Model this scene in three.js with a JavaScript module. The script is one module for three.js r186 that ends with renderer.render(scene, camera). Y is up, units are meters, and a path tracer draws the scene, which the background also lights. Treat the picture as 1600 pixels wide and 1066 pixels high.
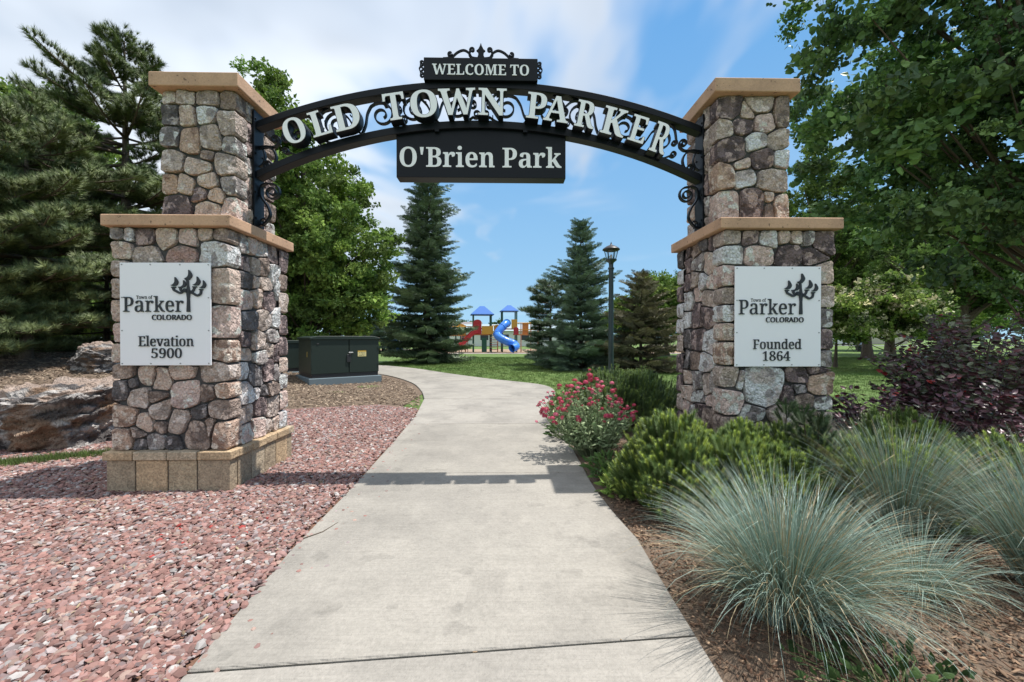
import * as THREE from 'three';
import { mergeGeometries, toCreasedNormals } from 'three/addons/utils/BufferGeometryUtils.js';
import { FontLoader } from 'three/addons/loaders/FontLoader.js';
import { TextGeometry } from 'three/addons/geometries/TextGeometry.js';
import { RoundedBoxGeometry } from 'three/addons/geometries/RoundedBoxGeometry.js';

// ---------------------------------------------------------------- camera
const scene = new THREE.Scene();
const camera = new THREE.PerspectiveCamera(78.27, 1024 / 682, 0.05, 2000);
camera.position.set(0, 1.6, 0);
camera.lookAt(0, 1.6 - 5 / 655, -1);

// ---------------------------------------------------------------- noise helpers
function RNG(seed) { let a = (seed * 2654435761) >>> 0; return () => { a = (a + 0x6D2B79F5) | 0; let t = Math.imul(a ^ (a >>> 15), 1 | a); t = (t + Math.imul(t ^ (t >>> 7), 61 | t)) ^ t; return ((t ^ (t >>> 14)) >>> 0) / 4294967296; }; }
function hash3(x, y, z) { let h = Math.imul(x, 374761393) ^ Math.imul(y, 668265263) ^ Math.imul(z, 2147483647 - 1013904223); h = Math.imul(h ^ (h >>> 13), 1274126177); h ^= h >>> 16; h = Math.imul(h, 2246822519); return ((h ^ (h >>> 15)) >>> 0) / 4294967296; }
const sm = t => t * t * (3 - 2 * t), clamp = (x, a = 0, b = 1) => Math.min(b, Math.max(a, x)), mix = (a, b, t) => a + (b - a) * t;
const sstep = (a, b, x) => sm(clamp((x - a) / (b - a)));
function vn(x, y, z) {
  const i = Math.floor(x), j = Math.floor(y), k = Math.floor(z), u = sm(x - i), v = sm(y - j), w = sm(z - k);
  const g = (a, b, c) => hash3(i + a, j + b, k + c);
  return mix(mix(mix(g(0, 0, 0), g(1, 0, 0), u), mix(g(0, 1, 0), g(1, 1, 0), u), v), mix(mix(g(0, 0, 1), g(1, 0, 1), u), mix(g(0, 1, 1), g(1, 1, 1), u), v), w);
}
function fbm(x, y, z, o = 4) { let s = 0, a = 0.5, n = 0; for (let i = 0; i < o; i++) { s += a * vn(x, y, z); n += a; x = x * 2.03 + 17.1; y = y * 2.03 + 5.3; z = z * 2.03 + 9.7; a *= 0.5; } return s / n; }
function tn(x, y, p, s) { const i = Math.floor(x), j = Math.floor(y), u = sm(x - i), v = sm(y - j), m = a => ((a % p) + p) % p; return mix(mix(hash3(m(i), m(j), s), hash3(m(i + 1), m(j), s), u), mix(hash3(m(i), m(j + 1), s), hash3(m(i + 1), m(j + 1), s), u), v); }
function tf(u, v, p, o, s) { let r = 0, a = 0.5, n = 0; for (let i = 0; i < o; i++) { r += a * tn(u * p, v * p, p, s + i * 31); n += a; p *= 2; a *= 0.55; } return r / n; }   // tileable fbm on the unit square

// ---------------------------------------------------------------- sky: blue air on one side, a bank of thin bright cloud on the other
{
  const W = 2048, H = 1024, d = new Float32Array(W * H * 4);
  for (let j = 0; j < H; j++) for (let i = 0; i < W; i++) {
    if (j < H / 2 - 2) { const k = (j * W + i) * 4; d[k] = 0.30; d[k + 1] = 0.48; d[k + 2] = 0.60; d[k + 3] = 1; continue; }
    const el = ((j + 0.5) / H - 0.5) * Math.PI, az = ((i + 0.5) / W - 0.5) * 2 * Math.PI, y = Math.max(Math.sin(el), 0), c = Math.cos(el), x = c * Math.cos(az), z = c * Math.sin(az);
    const t = Math.pow(y, 0.55);
    let r = mix(0.285, 0.034, t), g = mix(0.455, 0.18, t), b = mix(0.565, 0.455, t);
    const q = 1 / (y + 0.16), px = x * q, pz = z * q;
    const wx = px + 0.5 * fbm(px * 1.2, pz * 1.2, 3.1, 3), wz = pz + 0.5 * fbm(px * 1.2 + 7, pz * 1.2, 8.1, 3);
    const big = fbm(wx * 0.55 + 2.3, wz * 0.55 + 1.7, 1.5, 3), f = fbm(wx * 2.1, wz * 1.5, 5.2, 4), fine = fbm(wx * 8, wz * 5.5, 2.2, 3);
    // a bank of cloud whose edge runs roughly along the path, torn by noise
    const bank = sstep(0.36, -0.36, px - Math.min(-0.02 + 0.55 * (pz + 1.1), 1.6) + (big - 0.5) * 1.0 + (f - 0.5) * 1.5 + (fine - 0.5) * 1.0);
    const wisps = sstep(0.56, 0.80, fbm(px * 0.9 + pz * 0.7 + 4, pz * 2.6 - px * 1.1, 9.3, 5)) * 0.62 * sstep(0.38, 0.6, big + 0.08);
    let cl = clamp(bank * (0.84 + 0.5 * (f - 0.35)) + wisps * (1 - bank)), low = sstep(0.02, 0.30, y);
    cl *= mix(0.45, 1, low);
    const shade = 0.79 + 0.5 * (fine - 0.5) * 0.5 + 0.5 * (f - 0.5);
    r = mix(r, 0.60 * shade + 0.055, cl); g = mix(g, 0.63 * shade + 0.07, cl); b = mix(b, 0.67 * shade + 0.09, cl);
    const k = (j * W + i) * 4; d[k] = r; d[k + 1] = g; d[k + 2] = b; d[k + 3] = 1;
  }
  const sky = new THREE.DataTexture(d, W, H, THREE.RGBAFormat, THREE.FloatType);
  sky.mapping = THREE.EquirectangularReflectionMapping; sky.magFilter = THREE.LinearFilter; sky.colorSpace = THREE.LinearSRGBColorSpace; sky.needsUpdate = true;
  scene.background = sky; scene.environment = sky;
}
const sun = new THREE.DirectionalLight(new THREE.Color(1, 0.965, 0.905), 3.6);
sun.position.set(0.402 * 40, 40, -0.072 * 40 - 6); sun.target.position.set(0, 0, -6);
sun.castShadow = true; sun.shadow.mapSize.set(4096, 4096);
Object.assign(sun.shadow.camera, { left: -30, right: 30, top: 40, bottom: -20, near: 1, far: 120 });
scene.add(sun, sun.target);
const EXPOSURE = 1.72;

// ---------------------------------------------------------------- object helpers
const used = {};
function numbered(n) { used[n] = (used[n] ?? -1) + 1; return used[n] ? `${n}_${String(used[n]).padStart(3, '0')}` : n; }
function thing(name, label, category, [x, y, z] = [0, 0, 0], turn = 0, group) { const o = new THREE.Group(); o.name = numbered(name); scene.add(o); o.position.set(x, y, z); o.rotation.y = turn; o.userData = { label, category }; if (group) o.userData.group = group; return o; }
function mesh(name, g, m, parent = scene) { const o = new THREE.Mesh(g, m); o.name = parent === scene ? numbered(name) : name; o.castShadow = o.receiveShadow = true; parent.add(o); return o; }
function struct(name, g, m) { const o = g ? mesh(name, g, m) : new THREE.Group(); if (!g) { o.name = numbered(name); scene.add(o); } o.userData.kind = 'structure'; return o; }
const M4 = new THREE.Matrix4(), V = (x, y, z) => new THREE.Vector3(x, y, z), UPV = V(0, 1, 0);
class Copies {   // many small alike pieces that nobody could count
  constructor() { this.m = []; this.c = []; }
  add(pos, quat, scale, r, g, b) { this.m.push(new THREE.Matrix4().compose(pos, quat, typeof scale === 'number' ? V(scale, scale, scale) : scale)); this.c.push(r, g, b); }
  build(name, geo, mat, parent = scene) {
    const o = new THREE.InstancedMesh(geo, mat, this.m.length), col = new THREE.Color();
    o.name = parent === scene ? numbered(name) : name; this.m.forEach((m, i) => { o.setMatrixAt(i, m); o.setColorAt(i, col.setRGB(this.c[3 * i], this.c[3 * i + 1], this.c[3 * i + 2])); });
    o.castShadow = o.receiveShadow = true; o.userData.kind = 'stuff'; parent.add(o); return o;
  }
}
function randQuat(r) { return new THREE.Quaternion().setFromEuler(new THREE.Euler(r() * 6.283, r() * 6.283, r() * 6.283)); }
function aim(dir, roll = 0, from = V(0, 1, 0)) { const q = new THREE.Quaternion().setFromUnitVectors(from, dir.clone().normalize()); return roll ? q.multiply(new THREE.Quaternion().setFromAxisAngle(from, roll)) : q; }
const gauss = r => (r() + r() + r() + r() - 2) * 0.87;

// geometry helpers
function planarUV(geo, ox = 0, oy = 0) {   // uv in metres from the dominant axis of each face
  const g = geo.index ? geo.toNonIndexed() : geo, p = g.attributes.position, uv = new Float32Array(p.count * 2), a = V(), b = V(), c = V();
  for (let i = 0; i < p.count; i += 3) {
    a.fromBufferAttribute(p, i); b.fromBufferAttribute(p, i + 1); c.fromBufferAttribute(p, i + 2);
    const n = b.clone().sub(a).cross(c.clone().sub(a)), x = Math.abs(n.x), y = Math.abs(n.y), z = Math.abs(n.z);
    [a, b, c].forEach((q, k) => { const [u, v] = z >= x && z >= y ? [q.x, q.y] : x >= y ? [q.z, q.y] : [q.x, q.z]; uv[(i + k) * 2] = u + ox; uv[(i + k) * 2 + 1] = v + oy; });
  }
  g.setAttribute('uv', new THREE.BufferAttribute(uv, 2)); return g;
}
function bare(g) { const o = g.index ? g.toNonIndexed() : g; for (const k of Object.keys(o.attributes)) if (k !== 'position' && k !== 'normal') o.deleteAttribute(k); return o; }
function merge(list) { return mergeGeometries(list.map(bare)); }
function box(w, h, d, x = 0, y = 0, z = 0, bev = 0) { const g = bev ? new RoundedBoxGeometry(w, h, d, 2, bev) : new THREE.BoxGeometry(w, h, d); g.translate(x, y, z); return planarUV(g); }
function tri(pos) { const g = new THREE.BufferGeometry(); g.setAttribute('position', new THREE.BufferAttribute(new Float32Array(pos), 3)); g.computeVertexNormals(); return g; }
function tube(pts, rad, seg = 6) {   // tapered tube through points; rad a number or one per point
  const n = pts.length, pos = [], idx = [], nor = [];
  for (let i = 0; i < n; i++) {
    const t = pts[Math.min(i + 1, n - 1)].clone().sub(pts[Math.max(i - 1, 0)]).normalize();
    const s = Math.abs(t.y) > 0.9 ? V(1, 0, 0) : V(0, 1, 0), u = s.clone().cross(t).normalize(), w = t.clone().cross(u), r = Array.isArray(rad) ? rad[i] : rad;
    for (let k = 0; k < seg; k++) { const a = k / seg * 6.28319, d = u.clone().multiplyScalar(Math.cos(a)).addScaledVector(w, Math.sin(a)); pos.push(pts[i].x + d.x * r, pts[i].y + d.y * r, pts[i].z + d.z * r); nor.push(d.x, d.y, d.z); }
  }
  for (let i = 0; i + 1 < n; i++) for (let k = 0; k < seg; k++) { const a = i * seg + k, b = i * seg + (k + 1) % seg; idx.push(a, b, a + seg, b, b + seg, a + seg); }
  for (let k = 1; k + 1 < seg; k++) { idx.push(0, k + 1, k); const e = (n - 1) * seg; idx.push(e, e + k, e + k + 1); }
  const g = new THREE.BufferGeometry(); g.setAttribute('position', new THREE.Float32BufferAttribute(pos, 3)); g.setAttribute('normal', new THREE.Float32BufferAttribute(nor, 3)); g.setIndex(idx); return g;
}
function bar(a, b, r, seg = 8) { return tube([a, b], r, seg); }
function ribbon(pts, t, d, z = 0, taper = 1) {   // flat bar bent in the xy plane: thickness t, depth d
  const n = pts.length, L = [];
  for (let i = 0; i < n; i++) { const a = pts[Math.max(i - 1, 0)], b = pts[Math.min(i + 1, n - 1)], dx = b[0] - a[0], dy = b[1] - a[1], l = Math.hypot(dx, dy) || 1, w = t / 2 * mix(1, taper, i / (n - 1)), nx = -dy / l * w, ny = dx / l * w, p = pts[i]; L.push([[p[0] + nx, p[1] + ny, z + d / 2], [p[0] - nx, p[1] - ny, z + d / 2], [p[0] - nx, p[1] - ny, z - d / 2], [p[0] + nx, p[1] + ny, z - d / 2]]); }
  const pos = [], quad = (a, b, c, e) => pos.push(...a, ...b, ...c, ...a, ...c, ...e);
  for (let i = 0; i + 1 < n; i++) for (let k = 0; k < 4; k++) quad(L[i][k], L[i][(k + 1) % 4], L[i + 1][(k + 1) % 4], L[i + 1][k]);
  quad(L[0][3], L[0][2], L[0][1], L[0][0]); quad(...L[n - 1]); return tri(pos);
}
function extrude(pts, depth, bevel = 0, holes = []) { const s = new THREE.Shape(pts.map(p => new THREE.Vector2(...p))); for (const h of holes) s.holes.push(new THREE.Path(h.map(p => new THREE.Vector2(...p)))); const g = new THREE.ExtrudeGeometry(s, { depth, bevelEnabled: bevel > 0, bevelThickness: bevel, bevelSize: bevel, bevelOffset: -bevel, bevelSegments: 1, curveSegments: 8 }); return g; }

// ---------------------------------------------------------------- textures and materials
const toS = c => c <= 0.0031308 ? c * 12.92 : 1.055 * Math.pow(c, 1 / 2.4) - 0.055;
function tex(n, fn, color = true) {
  const d = new Uint8Array(n * n * 4);
  for (let j = 0; j < n; j++) for (let i = 0; i < n; i++) { const k = (j * n + i) * 4, c = fn((i + 0.5) / n, (j + 0.5) / n); if (color) for (let q = 0; q < 3; q++) d[k + q] = 255 * clamp(toS(clamp(c[q]))); else d[k] = d[k + 1] = d[k + 2] = 255 * clamp(c); d[k + 3] = 255; }
  const t = new THREE.DataTexture(d, n, n); t.wrapS = t.wrapT = THREE.RepeatWrapping; t.magFilter = THREE.LinearFilter; t.minFilter = THREE.LinearMipmapLinearFilter; t.generateMipmaps = true; if (color) t.colorSpace = THREE.SRGBColorSpace; t.needsUpdate = true; return t;
}
function per(t, m) { const c = t.clone(); c.repeat.set(1 / m, 1 / m); c.needsUpdate = true; return c; }   // one tile every m metres of uv
const rgb = (r, g, b) => new THREE.Color().setRGB(r, g, b);
function mat(r, g, b, rough = 0.8, extra = {}) { return new THREE.MeshStandardMaterial({ color: rgb(r, g, b), roughness: rough, ...extra }); }
function leafMat(rough = 0.55, through = 0.3) { return new THREE.MeshPhysicalMaterial({ color: rgb(1, 1, 1), roughness: 0.94, transmission: through, thickness: 0, side: THREE.DoubleSide, specularIntensity: 0.5 }); }
const c3 = (a, b, t) => [mix(a[0], b[0], t), mix(a[1], b[1], t), mix(a[2], b[2], t)];
const rockBump = tex(512, (u, v) => { const a = tf(u, v, 6, 6, 11), r = 1 - Math.abs(2 * tf(u, v, 9, 5, 77) - 1); return 0.6 * a + 0.4 * r * r; }, false);
const fineBump = tex(256, (u, v) => 0.6 * tf(u, v, 24, 3, 5) + 0.4 * tf(u, v, 90, 2, 9), false);
function stoneMat(a, b, c, seed) {   // base colour, blotch colour, vein colour: all matter of the stone
  const t = tex(256, (u, v) => { const n = tf(u, v, 4, 5, seed), s = tf(u, v, 40, 2, seed + 3), q = tf(u, v, 7, 4, seed + 9); let k = c3(a, b, sstep(0.44, 0.62, n)); k = c3(k, c, sstep(0.56, 0.68, q) * 0.9); const m = 0.55 + 0.9 * s; return [k[0] * m, k[1] * m, k[2] * m]; });
  return new THREE.MeshStandardMaterial({ map: per(t, 0.5), bumpMap: per(rockBump, 0.38), bumpScale: 0.045, roughness: 0.85 });
}
const STONE = {
  t: stoneMat([0.547, 0.419, 0.348], [0.364, 0.279, 0.239], [0.640, 0.576, 0.501], 1), o: stoneMat([0.489, 0.342, 0.261], [0.279, 0.182, 0.140], [0.640, 0.543, 0.462], 2),
  g: stoneMat([0.358, 0.309, 0.291], [0.178, 0.155, 0.151], [0.640, 0.640, 0.610], 3), d: stoneMat([0.137, 0.122, 0.122], [0.071, 0.062, 0.063], [0.437, 0.389, 0.380], 4),
  p: stoneMat([0.173, 0.124, 0.121], [0.086, 0.062, 0.063], [0.430, 0.323, 0.298], 5), w: stoneMat([0.640, 0.640, 0.640], [0.516, 0.443, 0.416], [0.264, 0.233, 0.228], 6),
  e: stoneMat([0.446, 0.356, 0.303], [0.293, 0.236, 0.206], [0.640, 0.547, 0.495], 7), r: stoneMat([0.332, 0.232, 0.195], [0.403, 0.246, 0.208], [0.207, 0.170, 0.156], 8),
  b: stoneMat([0.273, 0.203, 0.167], [0.155, 0.115, 0.098], [0.449, 0.349, 0.294], 9), k: stoneMat([0.599, 0.451, 0.395], [0.398, 0.281, 0.248], [0.640, 0.639, 0.579], 10)
};
const mortar = new THREE.MeshStandardMaterial({ color: rgb(0.085, 0.08, 0.08), bumpMap: per(fineBump, 0.2), bumpScale: 0.012, roughness: 0.95 });
const capTex = tex(512, (u, v) => { const n = tf(u, v, 5, 5, 21), s = tf(u, v, 80, 2, 23), pit = sstep(0.80, 0.86, tf(u, v, 46, 2, 29)); const k = c3([0.54, 0.335, 0.215], [0.46, 0.285, 0.185], sstep(0.35, 0.7, n)); const m = (0.9 + 0.2 * s) * (1 - 0.6 * pit); return k.map(x => x * m); });
const capMat = new THREE.MeshStandardMaterial({ map: per(capTex, 1.1), bumpMap: per(fineBump, 0.3), bumpScale: 0.004, roughness: 0.85 });
const blockMats = [[0.37, 0.29, 0.19], [0.32, 0.25, 0.17], [0.42, 0.335, 0.235], [0.43, 0.31, 0.19]].map((c, i) => { const m = stoneMat(c, c.map(x => x * 0.85), c.map(x => x * 1.12), 40 + i); m.bumpScale = 0.012; return m; });
const blackMetal = new THREE.MeshPhysicalMaterial({ color: rgb(0.004, 0.006, 0.009), roughness: 0.42, specularIntensity: 0.45, bumpMap: per(fineBump, 0.05), bumpScale: 0.0003 });
const whitePaint = mat(0.91, 0.905, 0.915, 0.5), blackPaint = mat(0.018, 0.019, 0.022, 0.5);
const barkTex = tex(256, (u, v) => { const n = tf(u, v * 0.25, 16, 4, 61); return c3([0.07, 0.05, 0.037], [0.19, 0.145, 0.11], n); });
const bark = new THREE.MeshStandardMaterial({ map: per(barkTex, 0.6), bumpMap: per(rockBump, 0.3), bumpScale: 0.03, roughness: 0.95 }), twigMat = mat(0.09, 0.066, 0.048, 0.9);

// ================================================================ GROUND
const bermH = (x, z) => 1.05 * sstep(5, 16, -x) * sstep(4.5, 13.5, -z) * (1 - sstep(16, 20.5, -z));
function interp(t, x) { for (let i = 0; i + 1 < t.length; i++) if (x <= t[i + 1][0]) return mix(t[i][1], t[i + 1][1], clamp((x - t[i][0]) / (t[i + 1][0] - t[i][0]))); return t[t.length - 1][1]; }
const LEDGE = [[0, -1.38], [1.95, -1.55], [3.2, -1.67], [4.4, -1.70], [6.4, -1.82], [8.6, -1.98], [10.95, -2.30]], REDGE = [[0, 0.9], [1.95, 0.985], [2.7, 0.985], [3.3, 1.0], [3.8, 0.93], [4.5, 0.875], [9, 0.87], [10.95, 0.99]];
const leftX = d => interp(LEDGE, d), rightX = d => interp(REDGE, d);
// sheets laid over the soil
function sheet(pts, y) { const g = new THREE.ShapeGeometry(new THREE.Shape(pts.map(([x, z]) => new THREE.Vector2(x, -z)))); g.rotateX(-Math.PI / 2); g.translate(0, y, 0); return planarUV(g); }
const grassTex = tex(1024, (u, v) => { const a = tf(u, v, 5, 5, 101), b = tf(u, v, 120, 3, 103), c = tf(u, v, 22, 3, 105); const k = c3(c3([0.08, 0.145, 0.03], [0.13, 0.20, 0.045], a), [0.15, 0.155, 0.06], sstep(0.58, 0.8, c) * 0.5), m = 0.5 + b; return k.map(x => x * m); });
const lawnMat = new THREE.MeshStandardMaterial({ map: per(grassTex, 7.3), bumpMap: per(fineBump, 1.1), bumpScale: 0.05, roughness: 0.95 });
{ const g = new THREE.PlaneGeometry(1400, 1400, 1, 1); g.rotateX(-Math.PI / 2); g.translate(0, -0.045, -300); struct('lawn', planarUV(g), lawnMat); }
const soilTex = tex(512, (u, v) => { const a = tf(u, v, 8, 5, 111), b = tf(u, v, 70, 2, 113); return c3([0.085, 0.055, 0.038], [0.21, 0.155, 0.11], a * 0.55 + b * 0.45); });
const soilMat = new THREE.MeshStandardMaterial({ map: per(soilTex, 1.7), bumpMap: per(rockBump, 0.5), bumpScale: 0.03, roughness: 1 });
{ // mulch mound beside and behind the gravel
  const g = new THREE.PlaneGeometry(34, 24, 68, 48); g.rotateX(-Math.PI / 2); g.translate(-19.6, 0, -16.2); const p = g.attributes.position;
  for (let i = 0; i < p.count; i++) { let x = p.getX(i), z = p.getZ(i); const d = -z, lim = d < 10.95 ? leftX(d) : interp([[10.95, -2.3], [12.6, -2.73], [15.2, -3.7], [18.6, -5.95], [20.5, -9], [22, -14], [30, -30]], d); x = Math.min(x, lim + (d > 9.7 ? 0.35 : -0.02)); const edge = clamp((lim - x) / 1.5); p.setXYZ(i, x, -0.03 + bermH(x, z) + (fbm(x * 0.7, z * 0.7, 2) - 0.5) * 0.10 * edge, z); }
  g.computeVertexNormals(); struct('mulch_ground', planarUV(g), soilMat);
}
const gravelPoly = [[leftX(0.3) + 0.02, -0.3]]; for (let d = 1; d <= 9.6; d += 0.4) gravelPoly.push([leftX(d) + 0.02, -d]);
gravelPoly.push([-3.2, -9.9], [-5, -9.3], [-6.5, -7.7], [-7.4, -6.5], [-9, -5.7], [-14, -5.2], [-14, -0.3]);
const inPoly = (P, x, z) => { let c = false; for (let i = 0, j = P.length - 1; i < P.length; j = i++) if ((P[i][1] > z) !== (P[j][1] > z) && x < (P[j][0] - P[i][0]) * (z - P[i][1]) / (P[j][1] - P[i][1]) + P[i][0]) c = !c; return c; };
struct('gravel_ground', (() => { const g = sheet(gravelPoly, 0); const p = g.attributes.position; for (let i = 0; i < p.count; i++) p.setY(i, -0.012); return g; })(), new THREE.MeshStandardMaterial({ map: per(soilTex, 1.3), color: rgb(1.25, 0.95, 0.9), bumpMap: per(rockBump, 0.4), bumpScale: 0.02, roughness: 1 }));
const bedPoly = [[0.9, -0.3]]; for (let d = 1; d <= 9; d += 0.5) bedPoly.push([rightX(d) - 0.02, -d]); bedPoly.push([1.1, -9.7], [4, -9.9], [8, -8.8], [12, -8], [14, -4], [14, -0.3]);
struct('planting_bed', sheet(bedPoly, -0.012), soilMat);
// ---------------------------------------------------------------- concrete path, slab by slab
const concTex = tex(1024, (u, v) => { const a = tf(u, v, 4, 5, 131), b = tf(u, v, 200, 2, 133), c = tf(u, v, 26, 3, 135), line = tn(u * 6, v * 260, 260, 137), spot = sstep(0.70, 0.78, tf(u, v, 17, 3, 139)); let k = c3([0.325, 0.300, 0.264], [0.265, 0.245, 0.217], sstep(0.3, 0.72, a)); const stain = sstep(0.60, 0.70, tf(u, v, 9, 4, 157)); const m = 0.78 + 0.24 * b + 0.14 * c + 0.08 * line - 0.14 * spot - 0.09 * stain; return k.map(x => x * m); });
const concBump = tex(512, (u, v) => 0.5 * tn(u * 8, v * 220, 220, 141) + 0.5 * tf(u, v, 128, 2, 143), false);
const concMats = [0, 1, 2].map(i => new THREE.MeshStandardMaterial({ map: per(concTex, 2.9 + i * 0.3), bumpMap: per(concBump, 1.0), bumpScale: 0.006, roughness: 0.88, color: rgb(1 - i * 0.035, 1 - i * 0.035, 1 - i * 0.04) }));
const path = struct('concrete_path');
function pathSlab(pts, m, k) { const g = extrude(pts.map(([x, z]) => [x, -z]), 0.11, 0.009); g.rotateX(-Math.PI / 2); g.translate(0, -0.11, 0); mesh('slab', planarUV(toCreasedNormals(g, 0.6), k * 3.7, k * 1.9), m, path); }
const nearJ = [[-1.2, -1.2], [1.985, 2.235], [4.905, 4.955], [7.74, 7.78], [10.93, 10.97]];
for (let k = 0; k + 1 < nearJ.length; k++) {
  const L = [], Rr = [], [a0, a1] = nearJ[k], [b0, b1] = nearJ[k + 1], G = 0.008;
  for (let i = 0; i <= 10; i++) { const dl = mix(a0 + G, b0 - G, i / 10), dr = mix(a1 + G, b1 - G, i / 10); L.push([leftX(dl), -dl]); Rr.unshift([rightX(dr), -dr]); }
  pathSlab([...L, ...Rr].reverse(), concMats[k % 3], k);
}
{ const inner = new THREE.CatmullRomCurve3([[-2.30, -10.98], [-2.73, -12.6], [-3.7, -15.2], [-5.95, -18.6], [-9.2, -20.9], [-14, -22.6], [-22, -24], [-32, -25]].map(([x, z]) => V(x, 0, z))), outer = new THREE.CatmullRomCurve3([[0.99, -10.98], [1.28, -12.4], [1.05, -14.2], [-0.85, -16.3], [-2.75, -18.7], [-5.5, -22.4], [-8.5, -25.0], [-14, -27.2], [-22, -28.6], [-32, -29.5]].map(([x, z]) => V(x, 0, z)));
  const cuts = [0, 0.13, 0.27, 0.42, 0.58, 0.78, 1]; for (let k = 0; k + 1 < cuts.length; k++) { const L = [], Rr = [], a = cuts[k] + (k ? 0.0003 : 0), b = cuts[k + 1] - 0.0003; for (let i = 0; i <= 12; i++) { const t = mix(a, b, i / 12), p = inner.getPointAt(t), q = outer.getPointAt(t); L.push([p.x, p.z]); Rr.unshift([q.x, q.z]); } pathSlab([...L, ...Rr].reverse(), concMats[(k + 1) % 3], k + 9); } }
const SEEDS_LEFT_UPPER = [[-0.329,4.219,0.061,"t"],[-0.147,4.208,0.072,"e"],[0.092,4.201,0.108,"e"],[0.335,4.197,0.086,"b"],[-0.306,4.031,0.102,"d"],[-0.136,4.037,0.094,"t"],[0.07,4.053,0.108,"w"],[0.313,3.942,0.133,"e"],[-0.3,3.787,0.097,"g"],[-0.107,3.743,0.136,"o"],[0.121,3.787,0.136,"e"],[0.358,3.676,0.111,"g"],[-0.289,3.533,0.116,"e"],[-0.03,3.466,0.113,"t"],[0.313,3.499,0.144,"e"],[0.07,3.581,0.042,"b"],[-0.302,3.267,0.091,"o"],[-0.156,3.267,0.102,"t"],[0.085,3.316,0.1,"t"],[0.003,3.174,0.08,"p"],[0.176,3.145,0.097,"t"],[0.358,3.267,0.116,"g"],[-0.229,3.046,0.119,"p"],[0.103,3.006,0.116,"t"],[0.38,3.023,0.133,"k"]];
const SEEDS_LEFT_LOWER = [[-0.535,2.692,0.053,"g"],[-0.429,2.665,0.047,"w"],[-0.275,2.638,0.095,"p"],[-0.049,2.632,0.1,"t"],[0.171,2.638,0.095,"k"],[0.35,2.685,0.062,"t"],[0.523,2.678,0.08,"b"],[-0.508,2.512,0.097,"t"],[-0.236,2.459,0.12,"e"],[0.111,2.472,0.123,"r"],[0.45,2.492,0.143,"w"],[-0.535,2.319,0.09,"e"],[-0.542,2.126,0.09,"e"],[-0.542,1.873,0.093,"t"],[-0.535,1.653,0.093,"k"],[-0.535,1.44,0.09,"t"],[-0.322,2.186,0.156,"e"],[-0.056,2.186,0.166,"b"],[0.21,2.186,0.166,"t"],[-0.322,1.786,0.15,"t"],[-0.056,1.786,0.15,"g"],[0.244,1.786,0.15,"e"],[-0.322,1.454,0.133,"b"],[-0.023,1.454,0.133,"t"],[0.244,1.454,0.133,"e"],[0.537,2.159,0.17,"t"],[0.53,1.746,0.153,"k"],[0.537,1.454,0.12,"o"],[-0.495,1.241,0.087,"b"],[-0.252,1.207,0.097,"t"],[0.084,1.247,0.09,"t"],[0.463,1.234,0.133,"e"],[-0.109,1.157,0.103,"t"],[-0.522,1.081,0.09,"d"],[-0.395,1.127,0.04,"d"],[-0.322,0.97,0.116,"e"],[-0.169,0.958,0.07,"b"],[0.141,1.008,0.16,"k"],[0.37,1.028,0.083,"b"],[0.543,1.054,0.107,"o"],[-0.109,0.841,0.12,"e"],[-0.475,0.788,0.107,"o"],[-0.269,0.695,0.09,"t"],[0.064,0.721,0.133,"e"],[0.51,0.854,0.113,"b"],[0.297,0.808,0.063,"d"],[0.39,0.681,0.08,"b"],[-0.109,0.668,0.073,"b"],[-0.495,0.538,0.1,"o"],[-0.329,0.482,0.07,"d"],[-0.162,0.515,0.093,"g"],[0.017,0.488,0.073,"d"],[0.25,0.582,0.166,"b"],[0.53,0.588,0.136,"o"],[-0.349,0.595,0.05,"b"]];
const SEEDS_RIGHT_UPPER = [[-0.281,4.178,0.141,"p"],[0.078,4.217,0.139,"e"],[0.351,4.091,0.129,"b"],[-0.048,4.095,0.053,"t"],[-0.349,3.916,0.126,"e"],[-0.106,3.964,0.092,"p"],[0.127,4.003,0.122,"k"],[-0.242,3.702,0.165,"p"],[0.03,3.786,0.09,"w"],[0.283,3.803,0.102,"e"],[0.113,3.595,0.109,"p"],[0.327,3.611,0.085,"w"],[-0.135,3.537,0.067,"t"],[-0.34,3.401,0.141,"o"],[-0.1,3.391,0.097,"w"],[0.215,3.352,0.146,"e"],[-0.301,3.09,0.156,"k"],[0.005,3.119,0.156,"p"],[0.176,3.197,0.073,"t"],[0.185,3.031,0.056,"b"],[0.321,3.08,0.1,"o"]];
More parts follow.
